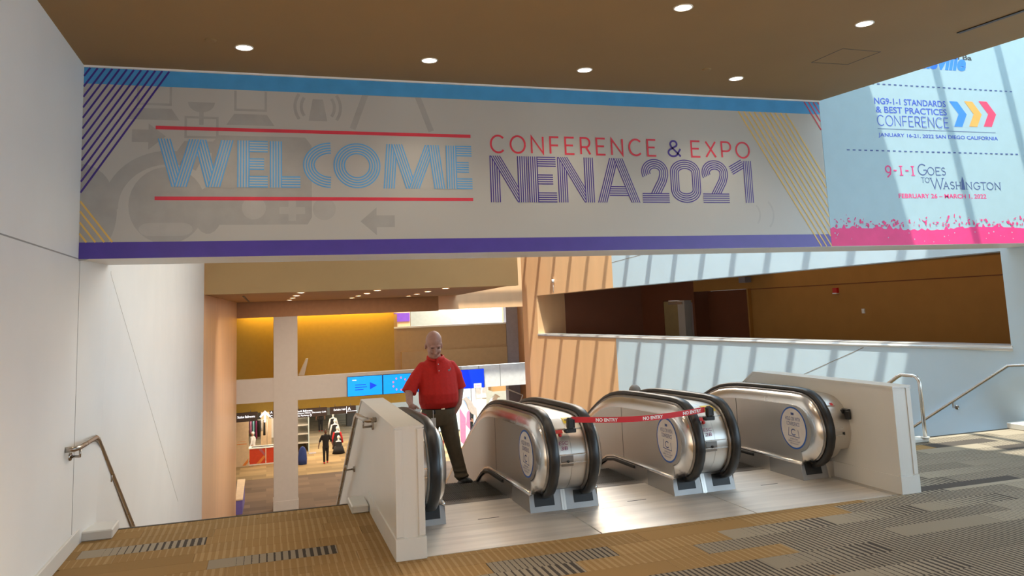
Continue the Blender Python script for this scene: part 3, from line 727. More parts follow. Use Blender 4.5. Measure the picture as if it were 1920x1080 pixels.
b.hexa([RW(OP, 0, 1.0), RW(13.9, 0, 3.0), RW(14.1, 0, 3.1), RW(OP+.2, 0, 1.0)], [RW(OP, 2.62, 1.0), RW(13.9, 2.62, 3.0), RW(14.1, 2.62, 3.1), RW(OP+.2, 2.62, 1.0)])
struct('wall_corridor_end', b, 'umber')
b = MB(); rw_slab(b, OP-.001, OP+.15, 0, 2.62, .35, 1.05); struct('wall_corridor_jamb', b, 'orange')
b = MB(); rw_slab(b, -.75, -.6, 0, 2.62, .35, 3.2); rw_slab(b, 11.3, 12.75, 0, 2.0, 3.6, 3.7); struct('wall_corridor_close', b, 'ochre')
D = thing('corridor_door', RW(12.0, 0, 3.02), 'open tan door standing ajar in the dark corridor behind the long opening', 'door')
b = MB(); rw_slab(b, 11.95, 12.72, 0, 1.96, 3.0, 3.05); b.build('door_leaf', 'door_paint', D)
b = MB(); rw_slab(b, 11.62, 11.95, 0, 1.97, 2.95, 3.2); b.build('door_edge', 'offwhite', D)
b = MB(); rw_slab(b, 11.35, 11.5, .2, 1.9, 3.1, 3.25); b.build('glass_strip', 'grey_pillar', D)
b = MB(); rw_slab(b, 11.7, 12.4, 1.86, 1.93, 2.93, 2.99); b.build('door_closer', 'steel_dark', D)
b = MB(); rw_slab(b, 5.88, 6.0, 1.98, 2.10, 2.93, 3.0); rw_slab(b, 5.88, 6.0, 1.965, 1.99, 2.92, 3.0, 1); tag(b.build('fire_alarm', ['red_plastic', 'print_white']), 'small red fire alarm high on the ochre corridor wall', 'fire alarm')
b = MB(); rw_slab(b, 5.2, 5.27, 1.52, 1.62, 2.97, 3.0); tag(b.build('thermostat', 'print_white'), 'small white wall control on the ochre corridor wall', 'wall control')
b = MB(); rw_slab(b, 8.75, 9.0, 2.36, 2.50, 2.8, 3.0); tag(b.build('camera_box', 'grey_pillar'), 'grey camera box at the top corner of the corridor recess', 'lamp')  # grey camera housing, gives no light
b = MB(); x_, y_, z_ = RW(14.1, 2.72, -.03); b.tube([(x_, y_, z_-.05), (x_, y_, z_+.05)], .04, 8); b.tube([(x_, y_, z_), (x_, y_, z_-.36)], .007, 5); tag(b.build('wall_sensor', 'print_white'), 'tiny white sensor with a wire on the orange wall panels', 'sensor')
b = MB(); b.box((9.79, 8.42, 0), (10.12, 8.75, .085), bev=.01); tag(b.build('stair_curb', 'white_gloss'), 'white curb block at head of right stairs by the right wall', 'curb')
b = MB(); b.box((6.03, 8.45, 0), (8.16, 8.62, .055), bev=.012); tag(b.build('stair_curb', 'white_gloss'), 'low white curb at the foot of the centre stair rail post', 'curb')

# ------------------------------------------------------------------ far side of the void
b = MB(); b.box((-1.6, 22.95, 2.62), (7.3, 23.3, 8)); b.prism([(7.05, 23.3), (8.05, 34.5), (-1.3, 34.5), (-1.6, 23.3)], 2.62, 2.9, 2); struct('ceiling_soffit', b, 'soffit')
b = MB(); b.box((-.69, 25.1, 2.612), (-.62, 33, 2.63)); tag(b.build('air_slot', 'black'), 'black air slot in the far tan soffit near the orange wall', 'air slot')
for i, (x, y) in enumerate(((.95, 23.6), (.93, 26.6), (.9, 29.6), (.88, 32.6), (3.13, 23.6), (3.19, 26.6), (3.23, 29.6), (3.3, 32.6), (5.19, 23.6), (5.23, 26.6), (5.4, 29.6), (5.6, 32.6))):
    o = downlight(x, y, 2.612, .10, 'lamp_far'); tag(o, 'small round downlight in the far soffit, '+('left', 'middle', 'right')[i//4]+' line, '+('nearest', 'second', 'third', 'farthest')[i % 4]+' of its line', 'downlight', 'downlights in the far soffit')
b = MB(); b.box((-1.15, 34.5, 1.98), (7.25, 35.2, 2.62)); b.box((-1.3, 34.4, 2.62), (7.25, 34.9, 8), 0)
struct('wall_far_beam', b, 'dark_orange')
b = MB(); b.box((7.25, 34.5, 2.02), (11.6, 34.9, 8)); struct('wall_far_upper', b, 'orange')
b = MB(); b.box((-1.15, 34.5, -1.45), (8.2, 34.8, -.50)); b.box((8.2, 34.5, -1.45), (11.35, 34.8, -.50), 1); struct('wall_far_parapet', b, ['offwhite', 'print_white'])  # right end takes a whiter material to stand for sunlight on it
b = MB(); b.box((8.96, 34.49, -1.45), (9.0, 34.5, -.5)); b.box((9.95, 34.492, -1.45), (9.97, 34.5, -.5)); struct('trim_far_parapet', b, 'groove')
b = MB(); b.box((-1.15, 34.8, -1.45), (11.6, 38, -.75)); struct('floor_far_gallery', b, 'brown_wall')
CO = thing('column', (.75, 34.9, -5.85), 'square pale column rising from the lower floor, crossing the pale parapet', 'column')
b = MB(); b.box((.29, 34.46, -5.60), (1.24, 35.35, 1.98)); b.build('shaft', 'offwhite', CO)
b = MB(); b.box((.27, 34.44, -5.85), (1.26, 35.37, -5.38), bev=.01); b.build('base', 'offwhite', CO)
b = MB(); b.box((-9, 38, -1.45), (5.8, 38.4, 2.8)); struct('wall_yellow', b, 'yellow')
b = MB(); b.box((5.8, 38, -1.45), (11.35, 38.3, 1.25)); b.box((6.1, 37.75, -1.45), (11.3, 38, .12)); b.box((5.8, 37.96, 1.22), (11.9, 38.3, 1.30), 1); b.box((5.8, 37.98, -1.4), (5.95, 38, 1.9), 0)
struct('wall_brown_far', b, ['brown_wall', 'white'])
b = MB(); b.box((11.35, 37.9, -5.9), (11.95, 38.4, 4)); struct('wall_pillar_far', b, 'grey_pillar')
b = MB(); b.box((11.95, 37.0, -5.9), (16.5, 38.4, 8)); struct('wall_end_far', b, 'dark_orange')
b = MB(); b.hexa([(1.37, 36.9, -.62), (1.62, 36.9, -.62), (1.62, 37.3, -.62), (1.37, 37.3, -.62)], [(1.70, 36.9, .10), (1.79, 36.9, .10), (1.79, 37.3, .10), (1.70, 37.3, .10)]); tag(b.build('stair_stringer', 'offwhite'), 'pale slanted stair side rising beside the column before the yellow wall', 'stair side')
# glimpse of the far hall through the strip window
b = MB(); b.box((5.95, 42, 1.2), (7.28, 42.1, 2.3)); struct('wall_far_hall_orange', b, 'orange')
b = MB(); b.box((5.95, 41.96, 1.5), (7.25, 41.995, 1.95)); tag(b.build('purple_banner', 'purple_print'), 'purple banner seen through the strip window at the far end', 'banner')
b = MB(); b.box((7.3, 42, .2), (9.9, 42.2, 3.2)); b.box((9.9, 42.6, .2), (10.6, 42.8, 3.2), 1); struct('wall_far_hall_grey', b, ['grey_green', 'glass_blue'])
b = MB(); b.box((10.6, 43, .2), (12.95, 43.1, 3.2), 0)
for k in range(9): b.box((10.7+k*.16, 42.95, .2), (10.73+k*.16, 43, 3.2), 1)
struct('window_far', b, ['glass_blue', 'grey_pillar'])
b = MB()
for k in range(6): b.box((12.64+.035*k, 42.92+.03*(k % 2), .4), (12.685+.035*k, 42.96+.035*(k % 2), 3.0))
tag(b.build('yellow_drape', 'gold_bright'), 'bright yellow drape in the strip window at the far end', 'drape')
# lower concourse
b = MB(); b.box((-9, 44, -2.87), (7.3, 44.4, -1.2)); struct('wall_bulkhead', b, 'yellow')
b = MB(); b.box((-9, 44.4, -2.87), (7.3, 66, -2.7)); b.box((-9, 38.4, -1.45), (7.3, 44, -1.2)); struct('ceiling_concourse', b, 'offwhite')
b = MB(); b.box((-9, 66, -6), (17, 66.4, 8)); struct('wall_back_far', b, 'offwhite')
b = MB(); b.box((-9.4, 34.5, -6), (-9, 66, 8)); b.box((-9, 34.5, -6), (-1.6, 34.9, 8)); struct('wall_outer_left', b, 'offwhite')
b = MB(); b.box((16.5, 8.8, -6), (17, 66, 8)); b.box((13.2, 8.8, -6), (16.5, 9, 8)); struct('wall_outer_right', b, 'offwhite')
# ------------------------------------------------------------------ roof with skylight bars, near hall enclosure
b = MB()
b.box((-2, 7.87, 8), (6.5, 38.5, 8.3)); b.box((10.75, NEAR_Y, 8), (11.2, 8.8, 8.3)); b.box((10.75, 8.8, 8), (17, 38.5, 8.3)); b.box((6.4, 34.5, 8), (10.8, 38.5, 8.3)); b.box((6.5, NEAR_Y, 8), (10.8, 1.5, 8.3))
b.box((-9.4, 34.5, 8), (5.5, 66, 8.3)); b.box((5.5, 60, 8), (17, 66.4, 8.3))
struct('ceiling_roof', b, 'white')
SK = thing('skylight_frame', (8.6, 18, 8), 'white roof bars of the long skylight over the atrium', 'skylight')
k = 0; yb_ = 8.60
while yb_ < 34.5:
    b = MB(); b.box((6.5, yb_-.075, 8.0), (10.75, yb_+.075, 8.10)); b.build('roof_bar', 'white', SK); yb_ += 1.045; k += 1
for xb_ in (7.78, 8.93, 10.08):
    b = MB(); b.box((xb_-.055, 1.5, 8.0), (xb_+.055, 7.87, 8.12)); b.build('roof_bar', 'white', SK)
b = MB(); b.box((6.5, 4.86, 8.0), (10.75, 4.97, 8.12)); b.build('roof_bar', 'white', SK)
# back wall of the near hall: unseen, its openings sized to let fill daylight in
b = MB(); wy0, wy1 = NEAR_Y-.3, NEAR_Y
b.box((-2, wy0, -.5), (11, wy1, 1.2)); b.box((-2, wy0, 2.3), (11, wy1, 8))
for x0 in (-2, 1.6, 5.2, 8.8): b.box((x0, wy0, .9), (x0+1.2, wy1, 2.6))
struct('wall_back', b, 'offwhite')
b = MB(); b.box((10.7, NEAR_Y, -.5), (11, 4.7, .3)); b.box((10.7, NEAR_Y, 3.9), (11, 4.7, 8))  # unseen side openings added so daylight reaches the left wall
for yy in (-8, -4.9, -1.8, 1.3, 4.4): b.box((10.7, yy, .3), (11, yy+.3, 3.9))
struct('wall_right_near', b, 'offwhite')

# ------------------------------------------------------------------ parapets beside the escalators
def parapet(x0, x1, label, side):
    P = thing('parapet', ((x0+x1)/2, 7.5, 0), label, 'parapet')
    y0, yt, z1 = 6.42, 8.73, 1.0
    ye, ze = 18.5, 1.0-(18.5-8.73)*.577
    b = MB(); b.prism([(y0, .16), (y0, z1), (yt, z1), (ye, ze), (ye, ze-1.4), (8.9, -1.2), (8.6, .0), (y0+.02, 0)], x0, x1, 0); b.build('panel', 'white_gloss', P)
    b = MB(); c = .012
    b.prism([(y0-c, z1-.0), (y0-c, z1+.016), (yt+.003, z1+.016), (ye, ze+.016), (ye, ze-.0), (yt, z1-.0)], x0-c*.8, x1+c*.8, 0); b.build('cap', 'white_gloss', P)
    b = MB(); b.box((x0-.013, y0-.014, 0), (x1+.013, y0+.2, .165), bev=.003); b.box((x0-.012, y0+.1, 0), (x1+.012, 8.25, .163)); b.build('base_trim', 'white_gloss', P)
    for xa, xb in ((x0-.006, x0+.052), (x1-.045, x1+.006)):
        b = MB(); b.box((xa, y0-.008, .175), (xb, y0+.012, .985), bev=.002); b.build('corner_strip', 'white_gloss', P)
    for xa, xb in ((x0-.010, x0+.058), (x1-.051, x1+.010)):
        b = MB(); b.box((xa, y0-.013, .984), (xb, y0+.012, .992)); b.box((xa, y0-.012, .166), (xb, y0+.012, .171)); b.build('corner_clip', 'white_gloss', P)
    return P
parapet(.972, 1.19, 'white panelled parapet between the left stairs and the first escalator', -1)
parapet(5.81, 6.01, 'white panelled parapet between the third escalator and the right stairs, black clip on it', 1)
b = MB(); b.box((.79, 8.08, 0), (.955, 8.50, .075), bev=.01); tag(b.build('stair_curb', 'white_gloss'), 'small white curb block at head of left stairs by the parapet', 'curb')

# ------------------------------------------------------------------ stair handrails
def bracket(P, base, rail, r=.011):
    b = MB(); m_ = ((base[0]+rail[0])/2, (base[1]+rail[1])/2, base[2])
    b.tube([base, (rail[0], rail[1], base[2]), (rail[0], rail[1], rail[2]-.02)], r, 8)
    n = (Vector(rail)-Vector(base)); n.z = 0; n.normalize()
    b.tube([Vector(base), Vector(base)+n*.012], .034, 14)
    b.build('bracket', 'rail', P)
def rail(label, wall, off, ytop, yk, ztop, slope=.577, mats='steel', r=.0225, s=1):
    pass
HL = thing('stair_handrail', (-1.5, 8.4, 0), 'steel handrail on the left wall, brown tinted, leading down the left stairs', 'handrail')
xr = -1.515
pts = [(-1.60, 7.60, .885), (xr-.02, 7.62, .885), (xr, 7.70, .885), (xr, 8.38, .875), (xr, 8.50, .84)]+[(xr, 8.5+.3*k, .84-.176*k) for k in range(1, 30)]
b = MB(); b.tube(pts, .0235, 12); b.build('rail', 'rail', HL)
for y_ in (7.74, 9.25, 11.2): z_ = .885 if y_ < 8.4 else .84-.587*(y_-8.5); bracket(HL, (-1.6, y_+.02, z_-.08), (xr, y_, z_))
HM = thing('stair_handrail', (.88, 8.4, 0), 'steel handrail fixed to the left face of the white parapet', 'handrail')
xr = .875
pts = [(.97, 7.55, .94), (xr+.02, 7.56, .94), (xr, 7.64, .94), (xr, 8.30, .905), (xr, 8.44, .86)]+[(xr, 8.44+.3*k, .86-.176*k) for k in range(1, 30)]
b = MB(); b.tube(pts, .0235, 12); b.build('rail', 'rail', HM)
for y_ in (7.75, 9.5): z_ = .935 if y_ < 8.4 else .86-.587*(y_-8.44); bracket(HM, (.97, y_+.02, z_-.08), (xr, y_, z_))
HR = thing('stair_handrail', (10.0, 9.2, 0), 'long silver handrail on the right wall going down the right stairs', 'handrail')
def hr(s, z): return RW(s, z, -.085)
b = MB(); b.tube([hr(-3.0, .86), hr(-.2, .86), hr(.02, .84)]+[hr(.02+.3*k, .84-.186*k) for k in range(1, 30)], .023, 12); b.build('rail', 'steel_bright', HR)
for s_ in (.95, 4.0, -.35):
    z_ = .84-.62*(s_-.02) if s_ > 0 else .86
    bracket(HR, RW(s_, z_-.09, 0), RW(s_, z_, -.085))
HC = thing('stair_handrail', (8.1, 8.46, 0), 'silver looped centre handrail on a floor post at the right stairs', 'handrail')
pts = [(8.1, 8.46, .056), (8.1, 8.46, .68)]+[(8.1, 8.56-.10*cos(radians(a)), .735+.10*sin(radians(a))) for a in (0, 30, 60, 90)]+[(8.1, 8.76, .835), (8.1, 8.84, .80)]+[(8.1, 8.84+.3*k, .80-.176*k) for k in range(1, 30)]
b = MB(); b.tube(pts, .024, 12); b.build('rail', 'steel_bright', HC)
b = MB(); b.tube([(8.1, 8.46, .055), (8.1, 8.46, .07)], .055, 18); b.build('post_flange', 'white_gloss', HC)
for k in (10, 22):
    b = MB(); b.tube([(8.1, 8.84+.3*k, .80-.176*k), (8.1, 8.84+.3*k, -.1-.176*k)], .02, 8); b.build('post', 'steel_bright', HC)

# ------------------------------------------------------------------ escalators
TOPC = [(7.30, .140), (7.22, .165), (7.14, .215), (7.07, .29), (7.02, .38), (6.995, .47), (6.995, .56), (7.015, .65), (7.055, .735), (7.11, .81), (7.18, .868), (7.26, .905), (7.36, .925), (7.50, .932),
        (7.9, .925), (8.3, .915), (8.6, .903), (8.8, .885), (9.0, .853), (9.2, .795), (9.4, .715), (9.6, .62), (9.8, .515), (9.92, .448)]
H = list(TOPC)
for k in range(1, 16): H.append((9.92+k*.6, .448-.577*.6*k))
yl, zl = H[-1]
H += [(19.15, -4.84), (19.6, -5.0), (20.2, -5.03), (20.9, -5.03)]+[(20.95+.37*sin(radians(a)), -5.40+.37*cos(radians(a))) for a in range(10, 181, 17)]
SKT = [(7.34, .168), (8.2, .167), (8.75, .163), (8.95, .13), (9.12, .06), (9.3, -.04), (9.5, -.15), (9.8, -.325)]+[(9.8+k*.9, -.325-.577*.9*k) for k in range(1, 10)]+[(18.9, -5.55), (19.3, -5.68), (20.9, -5.69)]
def inset(path, d):
    out = []; n = len(path)
    for i in range(n):
        a = Vector(path[max(i-1, 0)]); c = Vector(path[min(i+1, n-1)]); t = (c-a).normalized()
        nn = Vector((t.y, -t.x)); out.append((path[i][0]+nn.x*d, path[i][1]+nn.y*d))
    return out
def side(E, xh, sg, xcell):
    """one balustrade; xh = handrail centre, sg = +1 when the ridden side lies at larger x"""
    xf = xh+sg*.145
    n = len(H)
    # cushioned panel: stacked, offset outlines
    def loop(d, x, lowd):
        top = inset(H, d); low = [(y_, z_+lowd) for y_, z_ in SKT][::-1]
        return [(x, y_, z_) for y_, z_ in top+low]
    lv = [(.035, 0), (.045, .05), (.07, .085), (.11, .115), (.155, .128), (.165, .128)]
    L = [loop(d, xh+sg*dx, 0) for d, dx in lv]; m_ = len(L[0]); b = MB(); vs = [p for l in L for p in l]; fs = []
    for i in range(len(L)-1):
        for k in range(m_): fs.append((i*m_+k, i*m_+(k+1) % m_, (i+1)*m_+(k+1) % m_, (i+1)*m_+k))
    b.add(vs, fs, 0, True)
    b.add(L[-1], [tuple(range(m_))], 1, False)
    o = b.build('balustrade_panel', ['steel_bright', 'steel'], E)
    for yy in (8.52, 10.3, 12.4):       # panel joints
        zt = .74 if yy < 9 else .448-.577*(yy-9.92)-.17; zb_ = .175 if yy < 8.8 else -.325-.577*(yy-9.8)+.02
        b = MB(); b.box((xh+sg*.1285, yy-.003, zb_), (xh+sg*.1295, yy+.003, zt)); b.build('panel_joint', 'dark', o)
    # handrail
    b = MB(); prof = [(-.046, -.012), (-.046, .010), (-.034, .024), (0, .028), (.034, .024), (.046, .010), (.046, -.012), (.036, -.020), (-.036, -.020)]
    rr = []; np_ = len(H)
    for i in range(np_):
        a = Vector(H[max(i-1, 0)]); c = Vector(H[min(i+1, np_-1)]); t = (c-a).normalized(); nn = Vector((-t.y, t.x))
        rr.append([(xh+u_, H[i][0]+nn.x*(v_-.015), H[i][1]+nn.y*(v_-.015)) for u_, v_ in prof])
    b.rings(rr); b.build('handrail', 'rubber', E)
    # guide moulding below the handrail
    b = MB(); I = inset(H, .046); rr = []
    for i in range(1, np_-1):
        a = Vector(I[i-1]); c = Vector(I[i+1]); t = (c-a).normalized(); nn = Vector((-t.y, t.x))
        rr.append([(xh+u_, I[i][0]+nn.x*v_, I[i][1]+nn.y*v_) for u_, v_ in ((-.062, -.012), (-.062, .008), (-.05, .014), (.05, .014), (.062, .008), (.062, -.012))])
    b.rings(rr); b.build('guide_moulding', 'steel_dark', E)
    # skirt and its rounded rail
    b = MB(); bot = [(y_, min(z_-.55, 0-.0) if y_ > 9.2 else -.30) for y_, z_ in SKT]; 
    vs = [(xf, y_, z_) for y_, z_ in SKT]+[(xf, y_, z_) for y_, z_ in bot]+[(xh, y_, z_) for y_, z_ in SKT]+[(xh, y_, z_) for y_, z_ in bot]; q = len(SKT)
    fs = [(i, i+1, q+i+1, q+i) for i in range(q-1)]+[(2*q+i, 2*q+i+1, i+1, i) for i in range(q-1)]
    b.add(vs, fs); b.build('skirt', 'steel', E)
    b = MB(); b.tube([(xh+sg*.135, y_, z_+.006) for y_, z_ in SKT], .019, 10); b.build('skirt_rail', 'steel_bright', E)
    b = MB(); rr = []
    for y_, z_ in SKT[1:]: rr.append([(xf+sg*u_, y_, z_+v_) for u_, v_ in ((0, -.018), (.022, -.022), (.022, -.045), (0, -.05))])
    b.rings(rr, smooth=False); b.build('skirt_brush', 'black', E)
    # drum cover between this handrail and the neighbouring unit
    xc = xcell; xg = xh-sg*.03
    b = MB(); I = inset(H, .062); a_ = [p for p in I]
    vs = [(xg, y_, z_) for y_, z_ in a_]+[(xc, y_, z_) for y_, z_ in a_]; q = len(a_)
    b.add(vs, [(i, i+1, q+i+1, q+i) for i in range(q-1)], 0, True); o = b.build('drum_cover', 'steel', E)
    b = MB()
    for (i, dd) in ((9, .0), (6, 0), (5, 0)):
        b = MB(); y_, z_ = I[i]; b.box((min(xg, xc), y_-.006, z_-.005), (max(xg, xc), y_+.02, z_+.005)); b.build('cover_seam', 'steel_bright', o)
    # newel foot with the handrail inlet
    xo = xcell; xi = xf+sg*.003
    b = MB(); x0, x1 = min(xo, xi), max(xo, xi)
    b.prism([(7.315, 0), (7.365, .185), (7.9, .185), (7.9, 0)], x0, x1, 0); o = b.build('newel_foot', 'foot_steel', E)
    b = MB(); xa, xb = xh-.098, xh+.098; 
    def ff(z_): return 7.315+.05*z_/.185-.004
    b.add([(xa, ff(.055), .055), (xb, ff(.055), .055), (xb, ff(.165), .165), (xa, ff(.165), .165), (xa, 7.42, .055), (xb, 7.42, .055), (xb, 7.42, .165), (xa, 7.42, .165)],
          [(0, 1, 2, 3), (0, 4, 5, 1), (3, 2, 6, 7), (0, 3, 7, 4), (1, 5, 6, 2)]); b.build('inlet_box', 'black', o)
    b = MB(); b.add([(xo-sg*.0, ff(.0)-.001, .0), (xo+sg*.022, ff(0)-.001, .0), (xo+sg*.022, ff(.183)-.001, .183), (xo, ff(.183)-.001, .183)], [(0, 1, 2, 3)]); b.build('foot_edge', 'steel', o)
def make_escalator(x0, x1, label):
    E = thing('escalator', ((x0+x1)/2, 7.4, 0), label, 'escalator', 'the three escalators side by side')
    side(E, x0+.205, 1, x0+.001); side(E, x1-.19, -1, x1-.001)
    xi0, xi1 = x0+.205+.15, x1-.19-.15
    b = MB(); b.box((x0+.007, PL_Y, -.05), (x1-.007, 7.19, .004)); b.box((xi0, 7.15, -.05), (xi1, 7.20, .003)); b.build('landing_plate', 'plate', E)
    b = MB(); b.box((x0+.007, 7.196, -.05), (x1-.007, 7.33, .004)); b.box((xi0-.02, 7.33, -.05), (xi1+.02, 8.0, .004)); o = b.build('landing_plate', 'plate', E)
    b = MB(); cxm = (xi0+xi1)/2; b.box((cxm-.10, 7.33, .003), (cxm+.10, 7.342, .0055)); b.build('lifting_slot', 'dark', o)
    b = MB(); b.box((xi0-.02, 8.0, -.05), (xi1+.02, 8.10, .006))
    nt_ = 46
    for k in range(nt_): xx = xi0+.01+(xi1-xi0-.02)*k/(nt_-1); b.box((xx-.004, 8.10, -.02), (xx+.004, 8.17, .004))
    b.build('comb_plate', 'steel_dark', E)
    def sz(y_): 
        u_ = y_-9.093
        return 0 if u_ < -.4 else -.577*u_ if u_ > .4 else -.577*(u_+.4)**2/1.6
    st = None
    for k in range(28):
        y_ = 8.12+.40*k; zz = max(sz(y_+.2), -5.85)
        if st is None or True:
            b = MB(); 
            if k < 5:
                b.box((xi0+.004, y_+.002, zz-.20), (xi1-.004, y_+.398, zz-.008))
                for q in range(40): xx = xi0+.012+(xi1-xi0-.024)*q/39; b.box((xx-.005, y_+.004, zz-.01), (xx+.005, y_+.396, zz))
            else: b.box((xi0+.004, y_+.002, zz-.26), (xi1-.004, y_+.398, zz))
            b.build('step', 'step', E)
    # round safety sticker on the right-hand balustrade (faces the riders' side)
    xs = x1-.19-.128-.0012
    f = Flat((xs, 7.448, .526), (0, -1, 0), (0, 0, 1)); f.disc(0, 0, .222, .222, .0005, 40); f.disc(0, 0, .205, .205, .0010, 40, 1)
    o = f.mb.build('safety_sticker', ['decal_blue', 'decal'], E)
    f = Flat((xs, 7.448, .526), (0, -1, 0), (0, 0, 1))
    text(f, 'HOLD ON WITH', -.125, .075, .125, .115, .002); text(f, 'CONFIDENCE', -.11, .022, .11, .062, .002)
    f.ribbon(arc(.0, -.045, .038, .030, 40, 320, 12), .010, .002)
    f.ribbon([(-.075, .0), (-.09, -.085), (.09, -.095), (.075, -.015)], .007, .002)
    text(f, 'STERILIZED', -.065, -.125, .065, -.110, .002); text(f, 'USING UV-C LIGHT', -.10, -.148, .10, -.133, .002); text(f, 'TECHNOLOGY', -.07, -.172, .07, -.157, .002)
    f.rect(-.025, .135, .025, .160, .002)
    f.mb.build('lettering', 'ink_navy', o)
    return E
XC = (1.20, 2.697, 4.205, 5.715)
ES = [make_escalator(XC[0], XC[1], 'first escalator from the left, a man in red riding up on it'),
      make_escalator(XC[1], XC[2], 'middle escalator, closed off by the red no entry tape'),
      make_escalator(XC[2], XC[3], 'right hand escalator beside the parapet with the black clip')]
b = MB(); b.box((5.715, 7.36, 0), (5.812, 8.0, .16)); b.box((5.715, PL_Y, -.05), (5.812, 8.1, .003)); I = inset(H, .062)[3:15]
b.add([(5.71, y_, z_) for y_, z_ in I]+[(5.808, y_, z_) for y_, z_ in I], [(i, i+1, len(I)+i+1, len(I)+i) for i in range(len(I)-1)], 0, True)
b.build('filler_strip', 'steel', ES[2])
# cover labels on the two double newels and the last one
def cover_bits(E, xc, code, mirrored=False):
    """stickers lie on the drum, rings of the inset outline"""
    I = inset(H, .0595)
    def on(t):      # interpolate along outline index
        i = int(t); u_ = t-i; a, c = I[i], I[i+1]; return (a[0]+(c[0]-a[0])*u_, a[1]+(c[1]-a[1])*u_)
    def patch(name, xa, xb, t0, t1, m_, n=4, lift=.0):
        b = MB(); P = [on(t0+(t1-t0)*k/n) for k in range(n+1)]
        b.add([(xa, y_-lift, z_) for y_, z_ in P]+[(xb, y_-lift, z_) for y_, z_ in P], [(k, k+1, n+2+k, n+1+k) for k in range(n)]); b.build(name, m_, E)
    if code:
        patch('warning_sticker', xc-.13, xc-.01, 9.2, 11.2, 'print_white'); patch('warning_sticker', xc+.0, xc+.125, 9.9, 11.4, 'yellow_sticker')
        b = MB(); y_, z_ = on(10.6); b.box((xc+.02, y_-.012, z_+.002), (xc+.105, y_+.0, z_+.008)); b.box((xc+.03, y_-.035, z_-.02), (xc+.05, y_-.03, z_-.005)); b.build('lettering', 'black', E)
        patch('stop_label', xc-.12, xc-.045, 8.5, 9.0, 'red_plastic', 3, .002)
        b = MB(); y_, z_ = on(8.3); b.tube([(xc-.08, y_, z_), (xc-.08, y_-.02, z_)], .015, 12); b.build('stop_button', 'red_plastic', E)
        f = Flat((xc-.115, on(6.9)[0]-.012, on(6.9)[1]), (1, 0, 0), (0, 0, 1)); a_, c_ = code.split()
        text(f, a_, 0, .02, .09, .052, .0); text(f, c_, .02, -.028, .09, .006, .0); f.mb.build('lettering', 'maroon_cloth', E)
        patch('key_switch_plate', xc-.10, xc+.02, 4.6, 5.9, 'steel_dark', 4, .003)
        b = MB(); y_, z_ = on(5.2); b.tube([(xc-.035, y_-.002, z_), (xc-.035, y_-.012, z_)], .012, 12); b.build('key_switch', 'black', E)
    else:
        patch('stop_label', 5.665, 5.70, 8.9, 9.5, 'red_plastic', 3, .002); patch('key_switch', 5.70, 5.73, 5.0, 5.4, 'black', 2, .003)
cover_bits(ES[0], 2.69, 'ESC 3B'); cover_bits(ES[1], 4.20, 'ESC 2B'); cover_bits(ES[2], 5.7, '')

# ------------------------------------------------------------------ no entry tape
TP = thing('no_entry_tape', (3.4, 7.0, .75), 'red belt printed NO ENTRY stretched between two black holders across the middle escalator', 'barrier tape')
def tp(t):
    x = 2.70+(4.10-2.70)*t; return Vector((x, 7.035-.06*sin(pi*t), .868-.012*t-.030*sin(pi*t)**1))
n = 24; hw = .026; b = MB(); pts = [tp(k/n) for k in range(n+1)]
vs = []
for p in pts: vs += [(p.x, p.y, p.z-hw), (p.x, p.y, p.z+hw), (p.x, p.y+.002, p.z-hw), (p.x, p.y+.002, p.z+hw)]
fs = []
for k in range(n):
    a = 4*k; c = a+4; fs += [(a, c, c+1, a+1), (a+2, a+3, c+3, c+2), (a, a+2, c+2, c), (a+1, c+1, c+3, a+3)]
b.add(vs, fs); b.build('belt', 'red_tape', TP)
for t0 in (.165, .50, .815):
    k = ('NO ENTRY', .02)
    f = Flat((0, 0, 0), (1, 0, 0), (0, 0, 1)); text(f, 'NO ENTRY', 0, -.016, .215, .016, 0, .035)
    mb = MB(); out = []
    for v in f.mb.v:
        t = t0+v[0]/1.4; p = tp(t); out.append((p.x, p.y-.002, p.z+v[2]))
    mb.add(out, f.mb.f); mb.build('lettering', 'print_white', TP)
def holder(P, x, y, z, name='belt_holder'):
    b = MB(); b.box((x-.025, y-.03, z-.045), (x+.03, y+.03, z+.045), bev=.008); b.box((x+.032, y-.02, z-.04), (x+.046, y+.02, z+.035), bev=.004)
    b.box((x-.045, y-.01, z-.085), (x+.06, y+.05, z-.045), bev=.006); b.tube([(x-.04, y-.012, z-.06), (x-.04, y+.03, z-.06)], .016, 10); b.tube([(x, y, z+.045), (x, y, z+.052)], .02, 10)
    return b.build(name, 'black', P)
holder(TP, 2.68, 7.03, .835); holder(TP, 4.14, 7.03, .835)
WC = thing('belt_wall_clip', (5.79, 7.1, .68), 'black belt clip fixed on the inner face of the right parapet', 'clip')
b = MB(); b.box((5.772, 7.03, .63), (5.81, 7.15, .735), bev=.006); b.box((5.755, 7.0, .645), (5.785, 7.06, .72), bev=.004); b.build('clip_body', 'black', WC)
b = MB(); b.box((5.75, 7.10, .655), (5.775, 7.165, .725), bev=.004); b.build('clip_slot', 'black', WC)

